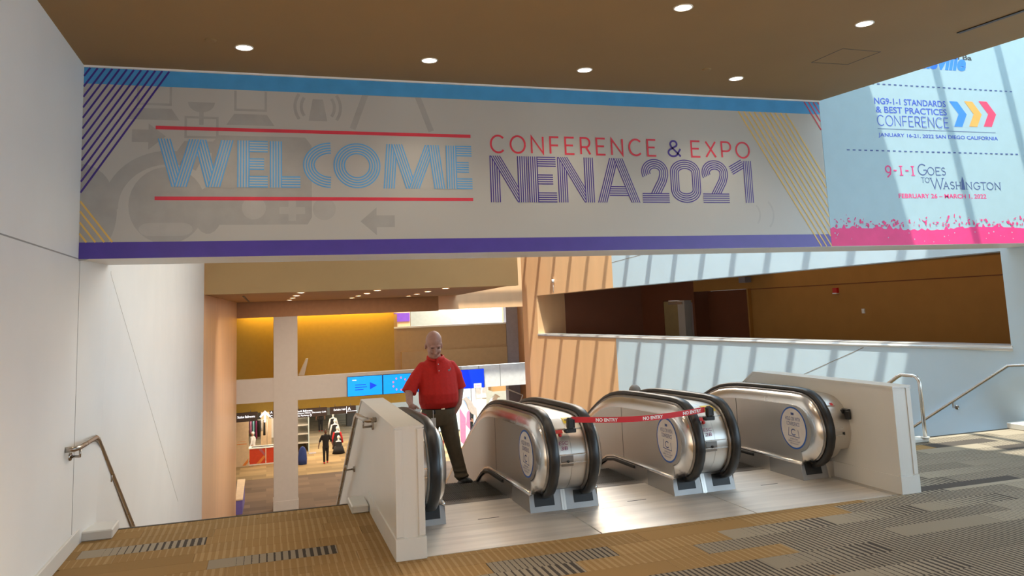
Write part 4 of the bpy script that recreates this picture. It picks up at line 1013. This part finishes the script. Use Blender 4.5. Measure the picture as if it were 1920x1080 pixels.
# ------------------------------------------------------------------ people
def remesh(mb, voxel, smooth=6):
    me = bpy.data.meshes.new('t'); me.from_pydata(mb.v, [], mb.f); me.update()
    o = bpy.data.objects.new('t', me); COL.objects.link(o)
    md = o.modifiers.new('r', 'REMESH'); md.mode = 'VOXEL'; md.voxel_size = voxel
    if smooth: ms = o.modifiers.new('s', 'SMOOTH'); ms.iterations = smooth; ms.factor = .5
    dg = bpy.context.evaluated_depsgraph_get(); r = bpy.data.meshes.new_from_object(o.evaluated_get(dg))
    bpy.data.objects.remove(o); bpy.data.meshes.remove(me); return r
def blob(name, mb, voxel, m_, parent, smooth=6):
    me = remesh(mb, voxel, smooth); me.name = name; off = wloc(parent)
    me.transform(Matrix.Translation(-off)); me.materials.clear(); me.materials.append(M[m_])
    for p in me.polygons: p.use_smooth = True; p.material_index = 0
    o = bpy.data.objects.new(name, me); COL.objects.link(o); o.parent = parent; return o
def limb(b, pts, rs, seg=12):
    b.tube(pts, rs, seg)
    for p, r in zip(pts, rs): b.ell(p, (r, r, r), seg=12, rg=7)
def stack(b, lv, seg=20):
    b.rings([[(x+rx*cos(2*pi*k/seg), y+ry*sin(2*pi*k/seg), z) for k in range(seg)] for (x, y, z, rx, ry) in lv])
BX, BY, BZ = 1.92, 9.30, -.133
MAN = thing('person', (BX, BY, BZ), 'bald person in red polo shirt and khaki trousers standing on the first escalator', 'person')
def q(x, y, z): return (BX+x, BY+y, BZ+z)
# body: head, neck, arms, hands, hidden trunk and legs in one surface
b = MB()
ht = Matrix.Rotation(radians(20), 3, 'X')           # head bowed towards the camera
hc = Vector(q(-.05, -.075, 1.665)); HS = 1.17
def hp(x, y, z): return hc+ht @ (Vector((x, y, z))*HS)
class HB:
    def ell(s, c, r, rot=None, seg=14, rg=9): b.ell(c, tuple(v*HS for v in r), rot, seg, rg)
hb = HB()
hb.ell(hp(0, .012, .035), (.080, .100, .098), ht, 20, 14); hb.ell(hp(0, -.015, -.035), (.068, .083, .095), ht, 18, 12)
hb.ell(hp(0, -.045, -.095), (.045, .045, .038), ht); hb.ell(hp(0, -.02, -.10), (.060, .060, .040), ht)
hb.ell(hp(0, -.104, -.030), (.013, .020, .030), ht); hb.ell(hp(0, -.115, -.048), (.019, .016, .013), ht)
for s_ in (-1, 1):
    hb.ell(hp(s_*.032, -.088, .014), (.026, .012, .009), ht); hb.ell(hp(s_*.036, -.075, -.045), (.026, .022, .024), ht)
    hb.ell(hp(s_*.082, .010, -.020), (.010, .020, .034), ht)
hb.ell(hp(0, -.097, -.074), (.024, .010, .007), ht); hb.ell(hp(0, -.094, -.086), (.020, .010, .007), ht)
limb(b, [q(-.035, .0, 1.62), q(-.02, .03, 1.52), q(0, .03, 1.42)], [.062, .070, .085])
stack(b, [(*q(0, .02, .92), .17, .12), (*q(0, .02, 1.15), .18, .13), (*q(0, .03, 1.40), .17, .11), (*q(0, .03, 1.50), .08, .07)])
limb(b, [q(-.18, .03, 1.34), q(-.350, -.05, 1.15), q(-.385, -.28, 1.06)], [.055, .048, .040])
limb(b, [q(-.385, -.28, 1.06), q(-.39, -.37, 1.035)], [.038, .028])
limb(b, [q(.18, .03, 1.34), q(.285, .06, 1.15), q(.245, .0, .96)], [.055, .046, .036])
limb(b, [q(.245, .0, .96), q(.175, -.03, .87)], [.034, .036])
palm = Vector(q(-.385, -.44, 1.01))
limb(b, [q(-.39, -.37, 1.035), palm], [.030, .034]); b.ell(palm, (.042, .030, .040))
for k, (dx, L_) in enumerate(((-.034, .072), (-.012, .082), (.012, .078), (.034, .062))):
    p = palm+Vector((dx, -.015, -.022)); limb(b, [p, p+Vector((.006, -.022, -L_*.45)), p+Vector((.010, .006, -L_*.85))], [.0105, .0095, .0085], 8)
p = palm+Vector((.035, -.02, .012)); limb(b, [p, p+Vector((.028, -.018, -.022)), p+Vector((.026, -.018, -.052))], [.0125, .011, .009], 8)
limb(b, [q(-.10, .0, .9), q(-.13, -.03, .5), q(-.15, .06, .12)], [.08, .055, .04]); limb(b, [q(.10, .0, .9), q(.17, -.02, .5), q(.24, -.01, .10)], [.08, .055, .04])
body = blob('body', b, .0065, 'skin', MAN, 3)
# shirt
b = MB()
stack(b, [(*q(.0, -.01, .935), .205, .165), (*q(.0, -.03, 1.00), .232, .195), (*q(.0, -.03, 1.10), .236, .200), (*q(.0, -.015, 1.22), .226, .175), (*q(-.0, .01, 1.33), .222, .150), (*q(-.0, .02, 1.40), .218, .125), (*q(0, .025, 1.445), .185, .105), (*q(0, .025, 1.48), .135, .092), (*q(-.01, .02, 1.515), .088, .082)])
limb(b, [q(-.17, .02, 1.405), q(-.25, .0, 1.30), q(-.325, -.030, 1.19)], [.064, .076, .080]); limb(b, [q(.17, .02, 1.405), q(.235, .03, 1.30), q(.265, .05, 1.19)], [.062, .068, .064])
b.tube([q(-.295, -.015, 1.24), q(-.352, -.048, 1.13)], [.076, .088], 16); b.tube([q(.255, .05, 1.24), q(.280, .06, 1.135)], [.064, .076], 16)
shirt = blob('polo_shirt', b, .008, 'shirt_red', MAN, 4)
b = MB(); rr = []
for (rad, z_, dy) in ((.086, 1.535, 0), (.102, 1.525, -.005), (.110, 1.495, -.012), (.102, 1.492, -.01)):
    rr.append([(BX-.015+rad*cos(2*pi*k/24), BY+.018+dy+rad*.95*sin(2*pi*k/24), BZ+z_+.018*sin(2*pi*k/24)) for k in range(24)])
b.rings(rr, caps=False); b.build('collar', 'shirt_red', shirt)
b = MB(); b.hexa([q(-.03, -.172, 1.33), q(.0, -.172, 1.33), q(.0, -.15, 1.33), q(-.03, -.15, 1.33)], [q(-.03, -.105, 1.50), q(-.002, -.105, 1.50), q(-.002, -.08, 1.50), q(-.03, -.08, 1.50)]); b.build('placket', 'shirt_red', shirt)
b = MB()
for z_, y_ in ((1.365, -.162), (1.44, -.134)): b.ell(q(-.015, y_, z_), (.006, .004, .006))
b.build('button', 'print_white', shirt)
b = MB(); b.ell(q(.105, -.150, 1.365), (.012, .008, .012)); b.ell(q(.125, -.142, 1.38), (.006, .006, .016)); b.build('chest_emblem', 'grey_pillar', shirt)
# trousers, belt, shoes
b = MB()
stack(b, [(*q(.0, .0, .955), .190, .150), (*q(.0, .0, .88), .205, .155), (*q(.0, .01, .80), .200, .150), (*q(.0, .01, .74), .17, .13)])
limb(b, [q(-.095, .0, .82), q(-.12, -.04, .60), q(-.135, -.05, .46), q(-.15, .06, .30), q(-.165, .12, .08)], [.108, .095, .080, .076, .074], 16)
limb(b, [q(.10, .0, .82), q(.135, -.015, .60), q(.165, -.03, .46), q(.205, -.03, .30), q(.235, -.05, .165)], [.112, .100, .086, .078, .076], 16)
b.ell(q(.235, -.07, .155), (.088, .092, .035)); b.ell(q(.222, -.05, .215), (.082, .085, .02)); b.ell(q(.215, -.04, .265), (.080, .082, .018)); b.ell(q(-.165, .12, .06), (.08, .085, .035))
tr = blob('trousers', b, .008, 'khaki', MAN, 3)
b = MB(); n_ = 28
b.rings([[(BX+rx*cos(2*pi*k/n_), BY+ry*sin(2*pi*k/n_), BZ+z_) for k in range(n_)] for rx, ry, z_ in ((.196, .156, .925), (.204, .164, .928), (.206, .166, .955), (.198, .158, .958))], caps=False); bl = b.build('belt', 'leather', MAN)
b = MB(); b.box(q(-.005, -.176, .925), q(.040, -.164, .958), bev=.003); b.build('belt_buckle', 'steel_bright', bl)
for (x, y, z0f, r_) in ((.250, -.115, .069, .35), (-.165, .14, -.112, .05)):
    b = MB(); R3 = Matrix.Rotation(r_, 3, 'Z'); c = Vector(q(x, y, z0f))
    b.ell(c+R3 @ Vector((0, -.055, .040)), (.050, .115, .042), R3); b.ell(c+R3 @ Vector((0, .03, .055)), (.042, .07, .052), R3); b.ell(c+R3 @ Vector((0, -.03, .014)), (.052, .15, .014), R3)
    blob('shoe', b, .008, 'leather', MAN, 2)
b = MB(); b.box(q(-.130, -.205, .735), q(-.075, -.200, .845), bev=.002); b.box(q(-.106, -.203, .845), q(-.100, -.200, .93)); tag(b.build('id_badge', 'print_white'), 'white card badge hanging from the belt of the person in red', 'badge')
b = MB(); b.ell(q(-.09, -.180, .905), (.020, .010, .026)); tag(b.build('key_reel', 'black'), 'black key reel clipped on the belt of the person in red', 'key reel')
b = MB(); b.box((0, 0, 0), (.16, .012, .06), M4=Matrix.Translation(Vector(q(-.405, -.50, .93))) @ Matrix.Rotation(radians(22), 4, 'Y'), bev=.003); tag(b.build('red_folder', 'red_cloth'), 'red folder held low in the hand of the person in red', 'folder')
b = MB(); b.box((0, 0, 0), (.075, .01, .035), M4=Matrix.Translation(Vector(q(-.375, -.515, .955))) @ Matrix.Rotation(radians(-5), 4, 'Y'), bev=.003); tag(b.build('white_phone', 'print_white'), 'small white phone held above the red folder', 'phone')
b = MB()
for s_ in (-1, 1): b.ell(hp(s_*.032, -.088, -.004), (.017, .010, .007), ht)
b.build('eye', 'skin_dark', body)
b = MB(); b.ell(hp(0, -.1045, -.080), (.022, .004, .002), ht); b.build('mouth', 'skin_dark', body)

def walker(x, y, z, h, face, top, legs, label, skin='skin', hair='black_cloth', stride=.0, arm=.1, vox=.022, group=None, sleeves=.5, cap=None):
    """small far-off figure; face = heading in degrees, 0 looks towards the camera"""
    P = thing('person', (x, y, z), label, 'person', group); s = h/1.75; R3 = Matrix.Rotation(radians(face), 3, 'Z')
    def g(a, b_, c): v = R3 @ Vector((a*s, b_*s, c*s)); return Vector((x, y, z))+v
    B = MB(); B.ell(g(0, -.01, 1.64), (.078*s, .095*s, .115*s), R3, 14, 10); B.ell(g(0, -.11, 1.62), (.014*s, .018*s, .022*s), R3)
    for k in (-1, 1): B.ell(g(k*.08, 0, 1.63), (.012*s, .02*s, .03*s), R3)
    limb(B, [g(0, 0, 1.55), g(0, .01, 1.42)], [.055*s, .06*s])
    limb(B, [g(0, 0, 1.35), g(0, 0, .95)], [.11*s, .12*s])
    for k in (-1, 1):
        limb(B, [g(k*.19, 0, 1.40), g(k*(.24+arm*.3), .02, 1.12), g(k*(.25+arm*.5), -.06, .88)], [.045*s, .038*s, .030*s])
        hpn = g(k*(.25+arm*.5), -.08, .82); B.ell(hpn, (.028*s, .03*s, .05*s), R3)
        limb(B, [g(k*.09, 0, .92), g(k*.09, -.03+stride*k*.5, .50), g(k*.09, stride*k, .09)], [.08*s, .055*s, .04*s])
    blob('body', B, vox*.8, skin, P, 1)
    B = MB(); stack(B, [(*g(0, 0, .90), .165*s, .12*s), (*g(0, 0, 1.05), .16*s, .12*s), (*g(0, 0, 1.28), .19*s, .125*s), (*g(0, 0, 1.42), .17*s, .10*s), (*g(0, 0, 1.50), .07*s, .065*s)])
    for k in (-1, 1):
        a = g(k*.18, 0, 1.41); e_ = g(k*(.24+arm*.3), .02, 1.12); w__ = g(k*(.25+arm*.5), -.06, .90)
        limb(B, [a, a.lerp(e_, .9)] if sleeves < .6 else [a, e_, w__], [.068*s, .060*s] if sleeves < .6 else [.065*s, .055*s, .045*s])
    blob('shirt', B, vox, top, P, 1)
    B = MB(); stack(B, [(*g(0, 0, .78), .165*s, .125*s), (*g(0, 0, .95), .16*s, .12*s)])
    for k in (-1, 1): limb(B, [g(k*.085, 0, .85), g(k*.09, -.03+stride*k*.5, .50), g(k*.09, stride*k, .10)], [.095*s, .072*s, .058*s])
    blob('trousers', B, vox, legs, P, 1)
    for k in (-1, 1):
        B = MB(); B.ell(g(k*.09, stride*k-.05, .04), (.045*s, .13*s, .04*s), R3); B.build('shoe', 'black' if top != 'black_cloth' else 'red_cloth', P)
    B = MB(); B.ell(g(0, .018, 1.675), (.088*s, .098*s, .092*s), R3, 14, 10); B.build('hair', hair, P)
    return P
ZL = -5.85
walker(5.13, 10.75, -.97, 1.70, 180, 'grey_pillar', 'black_cloth', 'person riding down the right escalator, only the short haired grey head showing', hair='grey_hair', vox=.018)
walker(3.05, 44.83, ZL, 1.75, 0, 'black_cloth', 'black_cloth', 'dark haired person in black shirt and trousers walking on the lower floor', skin='skin_dark', stride=.12, arm=.25)
walker(3.56, 57.1, ZL, 1.72, 180, 'black_cloth', 'black_cloth', 'person in black trousers far back on the lower floor under the signs')
walker(9.2, 37.2, ZL, 1.72, 170, 'pink_cloth', 'black_cloth', 'person in a pink shirt and dark trousers seen beyond the legs in khaki', stride=.1)
walker(12.3, 49.6, ZL, 1.75, 90, 'black_cloth', 'black_cloth', 'dark clothed person at the bright lower entrance by the first newel')
walker(7.2, 41.5, ZL, 1.75, 30, 'pale_blue_cloth', 'black_cloth', 'person in a pale blue shirt on the lower floor behind the left parapet')
walker(-.72, 47.2, ZL, 1.62, 250, 'white_cloth', 'black_cloth', 'person with white cap and pale jacket bending behind the red counter', hair='print_white', sleeves=1)
walker(7.9, 38.5, ZL, 1.7, 60, 'maroon_cloth', 'black_cloth', 'person partly hidden left of the hand of the person in red')
# mannequins in a line
for i, (x, y, hh, top, sk, lb) in enumerate(((3.95, 47.5, .90, 'black_cloth', 'black_cloth', 'front mannequin of the line, white neck, wide black dress'),
                                      (4.02, 49.2, 1.19, 'red_cloth', 'black_cloth', 'second mannequin of the line, red sleeves over a black dress'),
                                      (4.12, 52.2, 1.25, 'black_cloth', 'black_cloth', 'third mannequin of the line, white sleeves and black dress'),
                                      (4.25, 55.2, 1.28, 'black_cloth', 'black_cloth', 'rearmost mannequin of the line, white bust'))):
    P = thing('mannequin', (x, y, ZL), lb, 'mannequin', 'line of mannequins')
    B = MB(); B.ell((x, y, ZL+hh), (.075, .08, .11)); B.tube([(x, y, ZL+hh-.1), (x, y, ZL+hh-.22)], .05, 10); B.ell((x, y, ZL+hh-.24), (.16, .09, .06)); B.build('bust', 'print_white', P)
    B = MB(); t = ZL+hh-.24
    stack(B, [(x, y, ZL+.01, .36 if i == 0 else .30, .30), (x, y, ZL+.45*hh, .24, .2), (x, y, t-.32, .14, .12), (x, y, t-.08, .19, .12), (x, y, t+.0, .12, .09)]); B.build('dress', sk, P)
    if i:
        B = MB()
        for k in (-1, 1): B.tube([(x+k*.17, y, t), (x+k*.27, y-.02, t-.35), (x+k*.30, y-.04, t-.62)], [.06, .055, .05], 8)
        B.build('sleeves', top if i == 1 else 'white_cloth', P)

# ------------------------------------------------------------------ lower concourse fittings
def sign(x0, x1, y, z0, z1, label):
    P = thing('hanging_sign', ((x0+x1)/2, y, z0), label, 'sign')
    b = MB(); b.box((x0, y, z0), (x1, y+.12, z1), bev=.01); b.build('panel', 'brown_sign', P)
    for t in (.2, .8): b = MB(); xx = x0+(x1-x0)*t; b.tube([(xx, y+.06, z1), (xx, y+.06, z1+.12)], .015, 6); b.build('hanger', 'steel_dark', P)
    return P
def lit(P, s, x0, z0, x1, z1, y): f = Flat((0, y-.006, 0), (1, 0, 0), (0, 0, 1)); text(f, s, x0, z0, x1, z1, 0, .01); f.mb.build('lettering', 'sign_light', P)
y = 43.6
P = sign(-2.2, -.42, y, -3.24, -2.78, 'brown hanging sign reading Station Ballrooms, left of the white arrow'); lit(P, 'Station Ballrooms', -1.40, -3.05, -.55, -2.93, y)
P = sign(.16, 1.22, y, -3.16, -2.78, 'brown hanging sign with letters A B C D right of the arrow')
for s_, x0, z0 in (('A', .20, -2.93), ('C', .20, -3.14), ('B', .38, -2.93), ('D', .38, -3.14)): lit(P, s_, x0, z0, x0+.11, z0+.13, y)
P = thing('direction_arrow', (0, y, -3.3), 'large white illuminated upward arrow hanging beside the left sign', 'sign')
f = Flat((-.06, y-.1, -3.3), (1, 0, 0), (0, 0, 1)); f.ribbon([(0, -.02), (0, .46)], .10, 0); f.ribbon([(-.24, .25), (0, .50), (.24, .25)], .09, .002)
f2 = f.mb; o = f2.build('arrow_face', 'sign_light', P)
b = MB(); b.box((-.10, y-.09, -3.30), (-.02, y+.0, -2.86)); b.build('arrow_body', 'brown_sign', P)
P = sign(1.26, 3.05, y, -3.24, -2.80, 'brown hanging sign listing North Ballrooms, Discovery Café and Parking')
lit(P, 'North Ballrooms', 1.50, -2.96, 2.30, -2.86, y); lit(P, 'Entrance, Hilton, Discovery Café', 1.45, -3.08, 3.0, -2.98, y); lit(P, 'Inside Parking', 1.36, -3.20, 2.12, -3.10, y)
f = Flat((2.22, y-.008, -3.15), (1, 0, 0), (0, 0, 1)); f.ribbon(arc(0, 0, .05, .05, 0, 345, 14), .014, 0, closed=True); text(f, 'P', -.015, -.025, .018, .025, 0); f.mb.build('lettering', 'sign_light', P)
P = sign(3.2, 4.55, y, -3.20, -2.82, 'brown hanging sign reading Exhibit Hall A, right of the long sign')
lit(P, 'Exhibit Hall', 3.40, -3.02, 4.0, -2.92, y); lit(P, 'A', 4.12, -3.05, 4.28, -2.88, y); f = Flat((0, y-.008, 0), (1, 0, 0), (0, 0, 1)); f.rect(4.05, -3.2, 4.07, -2.84, 0); f.rect(4.05, -3.10, 4.6, -3.08, 0); f.mb.build('sign_rule', 'sign_light', P)
# registration counter
P = thing('registration_counter', (-.2, 46.3, ZL), 'low counter with red printed front panels on the lower floor', 'counter')
for x0, x1 in ((-.86, -.04), (.0, .9)):
    b = MB(); b.box((x0, 46.15, ZL+.06), (x1, 46.2, ZL+.84)); o = b.build('front_panel', 'counter_red', P)
    f = Flat((x0, 46.148, ZL), (1, 0, 0), (0, 0, 1)); f.poly([(.35, .07), (.55, .07), (.81, .38), (.81, .55)], .002); f.mb.build('printed_band', 'counter_orange', o)
    f = Flat((x0, 46.146, ZL), (1, 0, 0), (0, 0, 1)); f.poly([(.45, .83), (.62, .83), (.81, .55), (.81, .40)], .002); f.mb.build('printed_band', 'counter_mauve', o)
b = MB(); b.box((-.90, 46.12, ZL), (.95, 46.9, ZL+.05)); b.box((-.90, 46.12, ZL+.85), (.95, 46.9, ZL+.90)); b.box((-.03, 46.13, ZL), (-.01, 46.9, ZL+.88)); b.build('counter_frame', 'print_white', P)
b = MB(); b.box((-.75, 46.3, ZL+.90), (.8, 46.6, ZL+.925)); b.build('table_runner', 'black', P)
P = thing('exhibition_booth', (-1.3, 46.0, ZL), 'cream booth wall with an orange line, left of the red counter', 'booth')
b = MB(); b.box((-1.9, 46.0, ZL), (-.90, 46.1, ZL+2.35)); b.box((-.97, 46.1, ZL), (-.91, 46.5, ZL+2.3)); b.build('panel', 'booth', P)
f = Flat((-1.5, 45.998, ZL+1.15), (1, 0, 0), (0, 0, 1)); f.rect(0, 0, .5, .035, 0); f.poly([(.28, -1.1), (.58, -.75), (.58, -.95), (.45, -1.1)], 0); f.rect(.02, .14, .46, .155, 0); f.mb.build('printed_line', 'counter_orange', P)
P = thing('clothes_rack', (-.5, 49, ZL), 'rack hung with white, teal, maroon and black garments behind the counter', 'clothes rack')
b = MB(); b.tube([(-1.1, 49, ZL+2.02), (.05, 49, ZL+2.02)], .015, 6); b.tube([(-1.1, 49, ZL), (-1.1, 49, ZL+2.02)], .015, 6); b.tube([(.05, 49, ZL), (.05, 49, ZL+2.02)], .015, 6); b.build('rack_frame', 'steel', P)
for i, (m_, dz) in enumerate((('white_cloth', .5), ('pink_cloth', .7), ('teal_cloth', .95), ('maroon_cloth', 1.0), ('black_cloth', .9), ('white_cloth', .6), ('black_cloth', .85))):
    xx = -1.0+i*.15; b = MB(); b.rings([[(xx+(.05+.006*j)*cos(t), 49+(.20-.02*j)*sin(t), ZL+2.0-dz*j/3) for t in [2*pi*k/8 for k in range(8)]] for j in range(4)]); tag(b.build('garment', m_), m_.replace('_cloth', '').replace('_', ' ')+' garment hanging on the rack, number of hangers from the left: '+('one', 'two', 'three', 'four', 'five', 'six', 'seven')[i], 'garment', 'garments on the rack')
b = MB(); b.box((-.30, 50.5, ZL), (.30, 50.8, ZL+2.9)); tag(b.build('booth_post', 'booth'), 'tall cream post standing below the white arrow', 'post')
b = MB(); b.box((.30, 56, ZL), (1.6, 56.3, ZL+3.0)); struct('wall_booth_white', b, 'white')
P = thing('display_shelf', (2.1, 51, ZL), 'white slanted display shelving beside the column on the lower floor', 'shelf')
for k in range(4): b = MB(); b.box((1.3, 49+k*.05, ZL+.5+k*.5), (2.35, 53, ZL+.54+k*.5)); b.build('shelf_board', 'white_gloss', P)
b = MB(); b.box((2.35, 49, ZL), (2.40, 53.5, ZL+2.1)); b.build('side_panel', 'glass_blue', P)
b = MB(); b.rings([[(1.85+rx*cos(t), 45.0+.12*sin(t), ZL+z_) for t in [2*pi*k/10 for k in range(10)]] for rx, z_ in ((.22, .0), (.24, .3), (.20, .7), (.12, .88), (.04, .93))]); tag(b.build('blue_bag', 'blue_cloth'), 'blue garment bag standing at the right edge of the column', 'bag')
b = MB(); b.box((1.40, 45.2, ZL), (1.62, 45.6, ZL+1.6), bev=.02); tag(b.build('red_stand', 'red_cloth'), 'narrow red stand half hidden behind the column', 'stand')
b = MB(); b.box((5.45, 58.6, ZL), (6.1, 59.2, ZL+1.0), bev=.03); tag(b.build('waste_bin', 'dark'), 'dark square waste bin at the back of the lower floor', 'bin')
b = MB(); b.box((2.35, 48.2, ZL), (2.75, 48.7, ZL+.01)); tag(b.build('floor_vent', 'grey_pillar'), 'small grey grille set in the lower floor', 'vent')
P = thing('purple_box', (-1.0, 36, ZL), 'purple sided low box end at the foot of the orange wall', 'panel')
b = MB(); b.hexa([(-1.17, 35.0, ZL), (-.92, 35.0, ZL), (-.88, 37.2, ZL), (-1.17, 37.2, ZL)], [(-1.17, 35.0, ZL+.55), (-.92, 35.0, ZL+.55), (-.88, 37.2, ZL+.92), (-1.17, 37.2, ZL+.92)]); b.build('side', 'purple_panel', P)
b = MB(); b.hexa([(-1.18, 34.97, ZL+.55), (-.90, 34.97, ZL+.55), (-.86, 37.2, ZL+.92), (-1.18, 37.2, ZL+.92)], [(-1.18, 34.97, ZL+.60), (-.90, 34.97, ZL+.60), (-.86, 37.2, ZL+.97), (-1.18, 37.2, ZL+.97)]); b.build('top_edge', 'booth', P)
# screens on the parapet
def screen(x0, x1, face, label):
    P = thing('display_screen', ((x0+x1)/2, 34.4, -1.45), label, 'screen')
    b = MB(); b.box((x0, 34.36, -1.45), (x1, 34.495, -.63), bev=.01); b.build('housing', 'black', P)
    b = MB(); b.box((x0+.015, 34.35, -1.435), (x1-.015, 34.358, -.645)); b.build('display', face, P); return P
def SCF(): return Flat((0, 34.347, 0), (1, 0, 0), (0, 0, 1))
P = screen(3.24, 4.71, 'screen_cyan', 'light blue screen with a dark play triangle, left one of the row on the parapet')
f = SCF(); f.poly([(4.18, -1.20), (4.48, -1.05), (4.18, -.90)], 0); 
for k, L_ in enumerate((.45, .50, .35)): f.rect(3.56, -1.0-.10*k, 3.56+L_, -.97-.10*k, 0)
f.mb.build('display_mark', 'screen_mark', P); f = SCF(); f.rect(3.45, -.80, 3.62, -.77, 0); f.mb.build('display_mark', 'screen_white', P)
P = screen(4.73, 6.20, 'screen_cyan', 'light blue screen with scattered pink dots, second of the row'); f = SCF(); rnd = random.Random(3)
for k in range(9): a = k*.7; f.disc(5.45+.30*cos(a), -1.05+.26*sin(a), .035, .045, 0, 8)
f.mb.build('display_mark', 'screen_pink', P)
screen(6.22, 7.69, 'screen_cyan', 'light blue screen mostly hidden behind the person in red')
P = screen(7.71, 9.18, 'screen_blue', 'deep blue screen, rightmost of the row on the parapet'); f = SCF(); f.rect(8.70, -1.44, 9.04, -1.25, .0); f.mb.build('display_mark', 'screen_white', P); f = SCF(); f.disc(8.78, -1.36, .03, .03, .002, 8); f.rect(8.83, -1.375, 9.0, -1.345, .002); f.mb.build('display_mark', 'screen_pink', P)
# bright entrance area at lower right
P = thing('entrance_glazing', (13.5, 52, ZL), 'bright pale glazed entrance on the lower floor right of the person in red', 'entrance')
for k in range(7): b = MB(); b.box((10.6+k*.80, 52, ZL+.1), (11.35+k*.80, 52.05, ZL+4.2)); b.build('glass_pane', 'glass_blue', P)
for k in range(8): b = MB(); b.box((10.52+k*.80, 51.95, ZL), (10.60+k*.80, 52.08, ZL+4.3)); b.build('mullion', 'grey_pillar', P)
P = thing('white_sculpture', (12.2, 44, ZL), 'large white freestanding branching display shape on the lower floor', 'sculpture')
b = MB(); X, Z = 11.55, ZL
FB = [0]
def flat_bar(pts, w_):
    V = [Vector(p) for p in pts]; Lf, Rt = [], []
    for i_ in range(len(V)):
        t_ = (V[min(i_+1, len(V)-1)]-V[max(i_-1, 0)]).normalized(); n_ = Vector((-t_.y, t_.x)); ww = w_[i_]/2; Lf.append(V[i_]+n_*ww); Rt.append(V[i_]-n_*ww)
    for i_ in range(len(V)-1):
        q4 = [Rt[i_], Rt[i_+1], Lf[i_+1], Lf[i_]]
        FB[0] += .002; b.hexa([(p.x, 44.0-FB[0], p.y) for p in q4], [(p.x, 44.22, p.y) for p in q4])
b.box((X-.30, 44, Z), (X+.30, 44.25, Z+3.1), bev=.03)
for sx in (-1, 1):
    flat_bar([(X+sx*(.12+.62*sin(radians(a))), Z+2.1+.95*(1-cos(radians(a)))*.95) for a in (10, 30, 50, 70)]+[(X+sx*.92, Z+2.95), (X+sx*1.08, Z+2.88)], [.42, .40, .34, .28, .20, .06])
    flat_bar([(X+sx*.16, Z+2.9), (X+sx*.17, Z+3.3), (X+sx*.27, Z+3.62), (X+sx*.44, Z+3.8)], [.26, .24, .20, .10])
b.build('shape', 'print_white', P)
b = MB(); b.box((X-.36, 43.8, Z), (X+.36, 44.4, Z+.08)); b.build('foot', 'print_white', P)
P = thing('poster_stand', (11.05, 46, ZL), 'tall stand with pale pink and blue diagonal printing before the bright entrance', 'poster stand')
b = MB(); b.box((10.75, 46, ZL), (11.35, 46.1, ZL+2.9)); b.build('panel', 'print_white', P)
f = Flat((10.75, 45.998, ZL), (1, 0, 0), (0, 0, 1)); f.poly([(.0, .3), (.3, .0), (.35, 1.6), (.0, 2.2)], 0); f.poly([(.35, 1.2), (.6, .9), (.6, 2.1), (.42, 1.9)], 0); f.mb.build('pink_print', 'pink_cloth', P)
f = Flat((10.75, 45.997, ZL), (1, 0, 0), (0, 0, 1)); f.poly([(.12, 2.8), (.6, 1.9), (.6, 2.8)], 0); f.mb.build('blue_print', 'pale_blue_cloth', P)
b = MB(); b.box((9.55, 46, ZL+1.5), (9.95, 46.06, ZL+2.3)); b.tube([(9.75, 46.03, ZL), (9.75, 46.03, ZL+1.5)], .03, 6); tag(b.build('red_sign', 'red_plastic'), 'small red sign on a post left of the bright entrance', 'sign')
b = MB(); b.tube([(11.15, 37.6, -1.9), (11.95, 37.55, -2.25), (11.5, 37.6, -3.3)], .04, 6); tag(b.build('white_rail', 'print_white'), 'thin white bent rail against the dark orange pillar', 'rail')
b = MB(); b.box((12.1, 43.5, -2.6), (13.6, 44.5, -2.0)); struct('ceiling_far_low', b, 'soffit')
b = MB(); b.box((12.0, 46.8, ZL), (14.6, 47, -1.0)); struct('wall_far_low_right', b, 'grey_green')
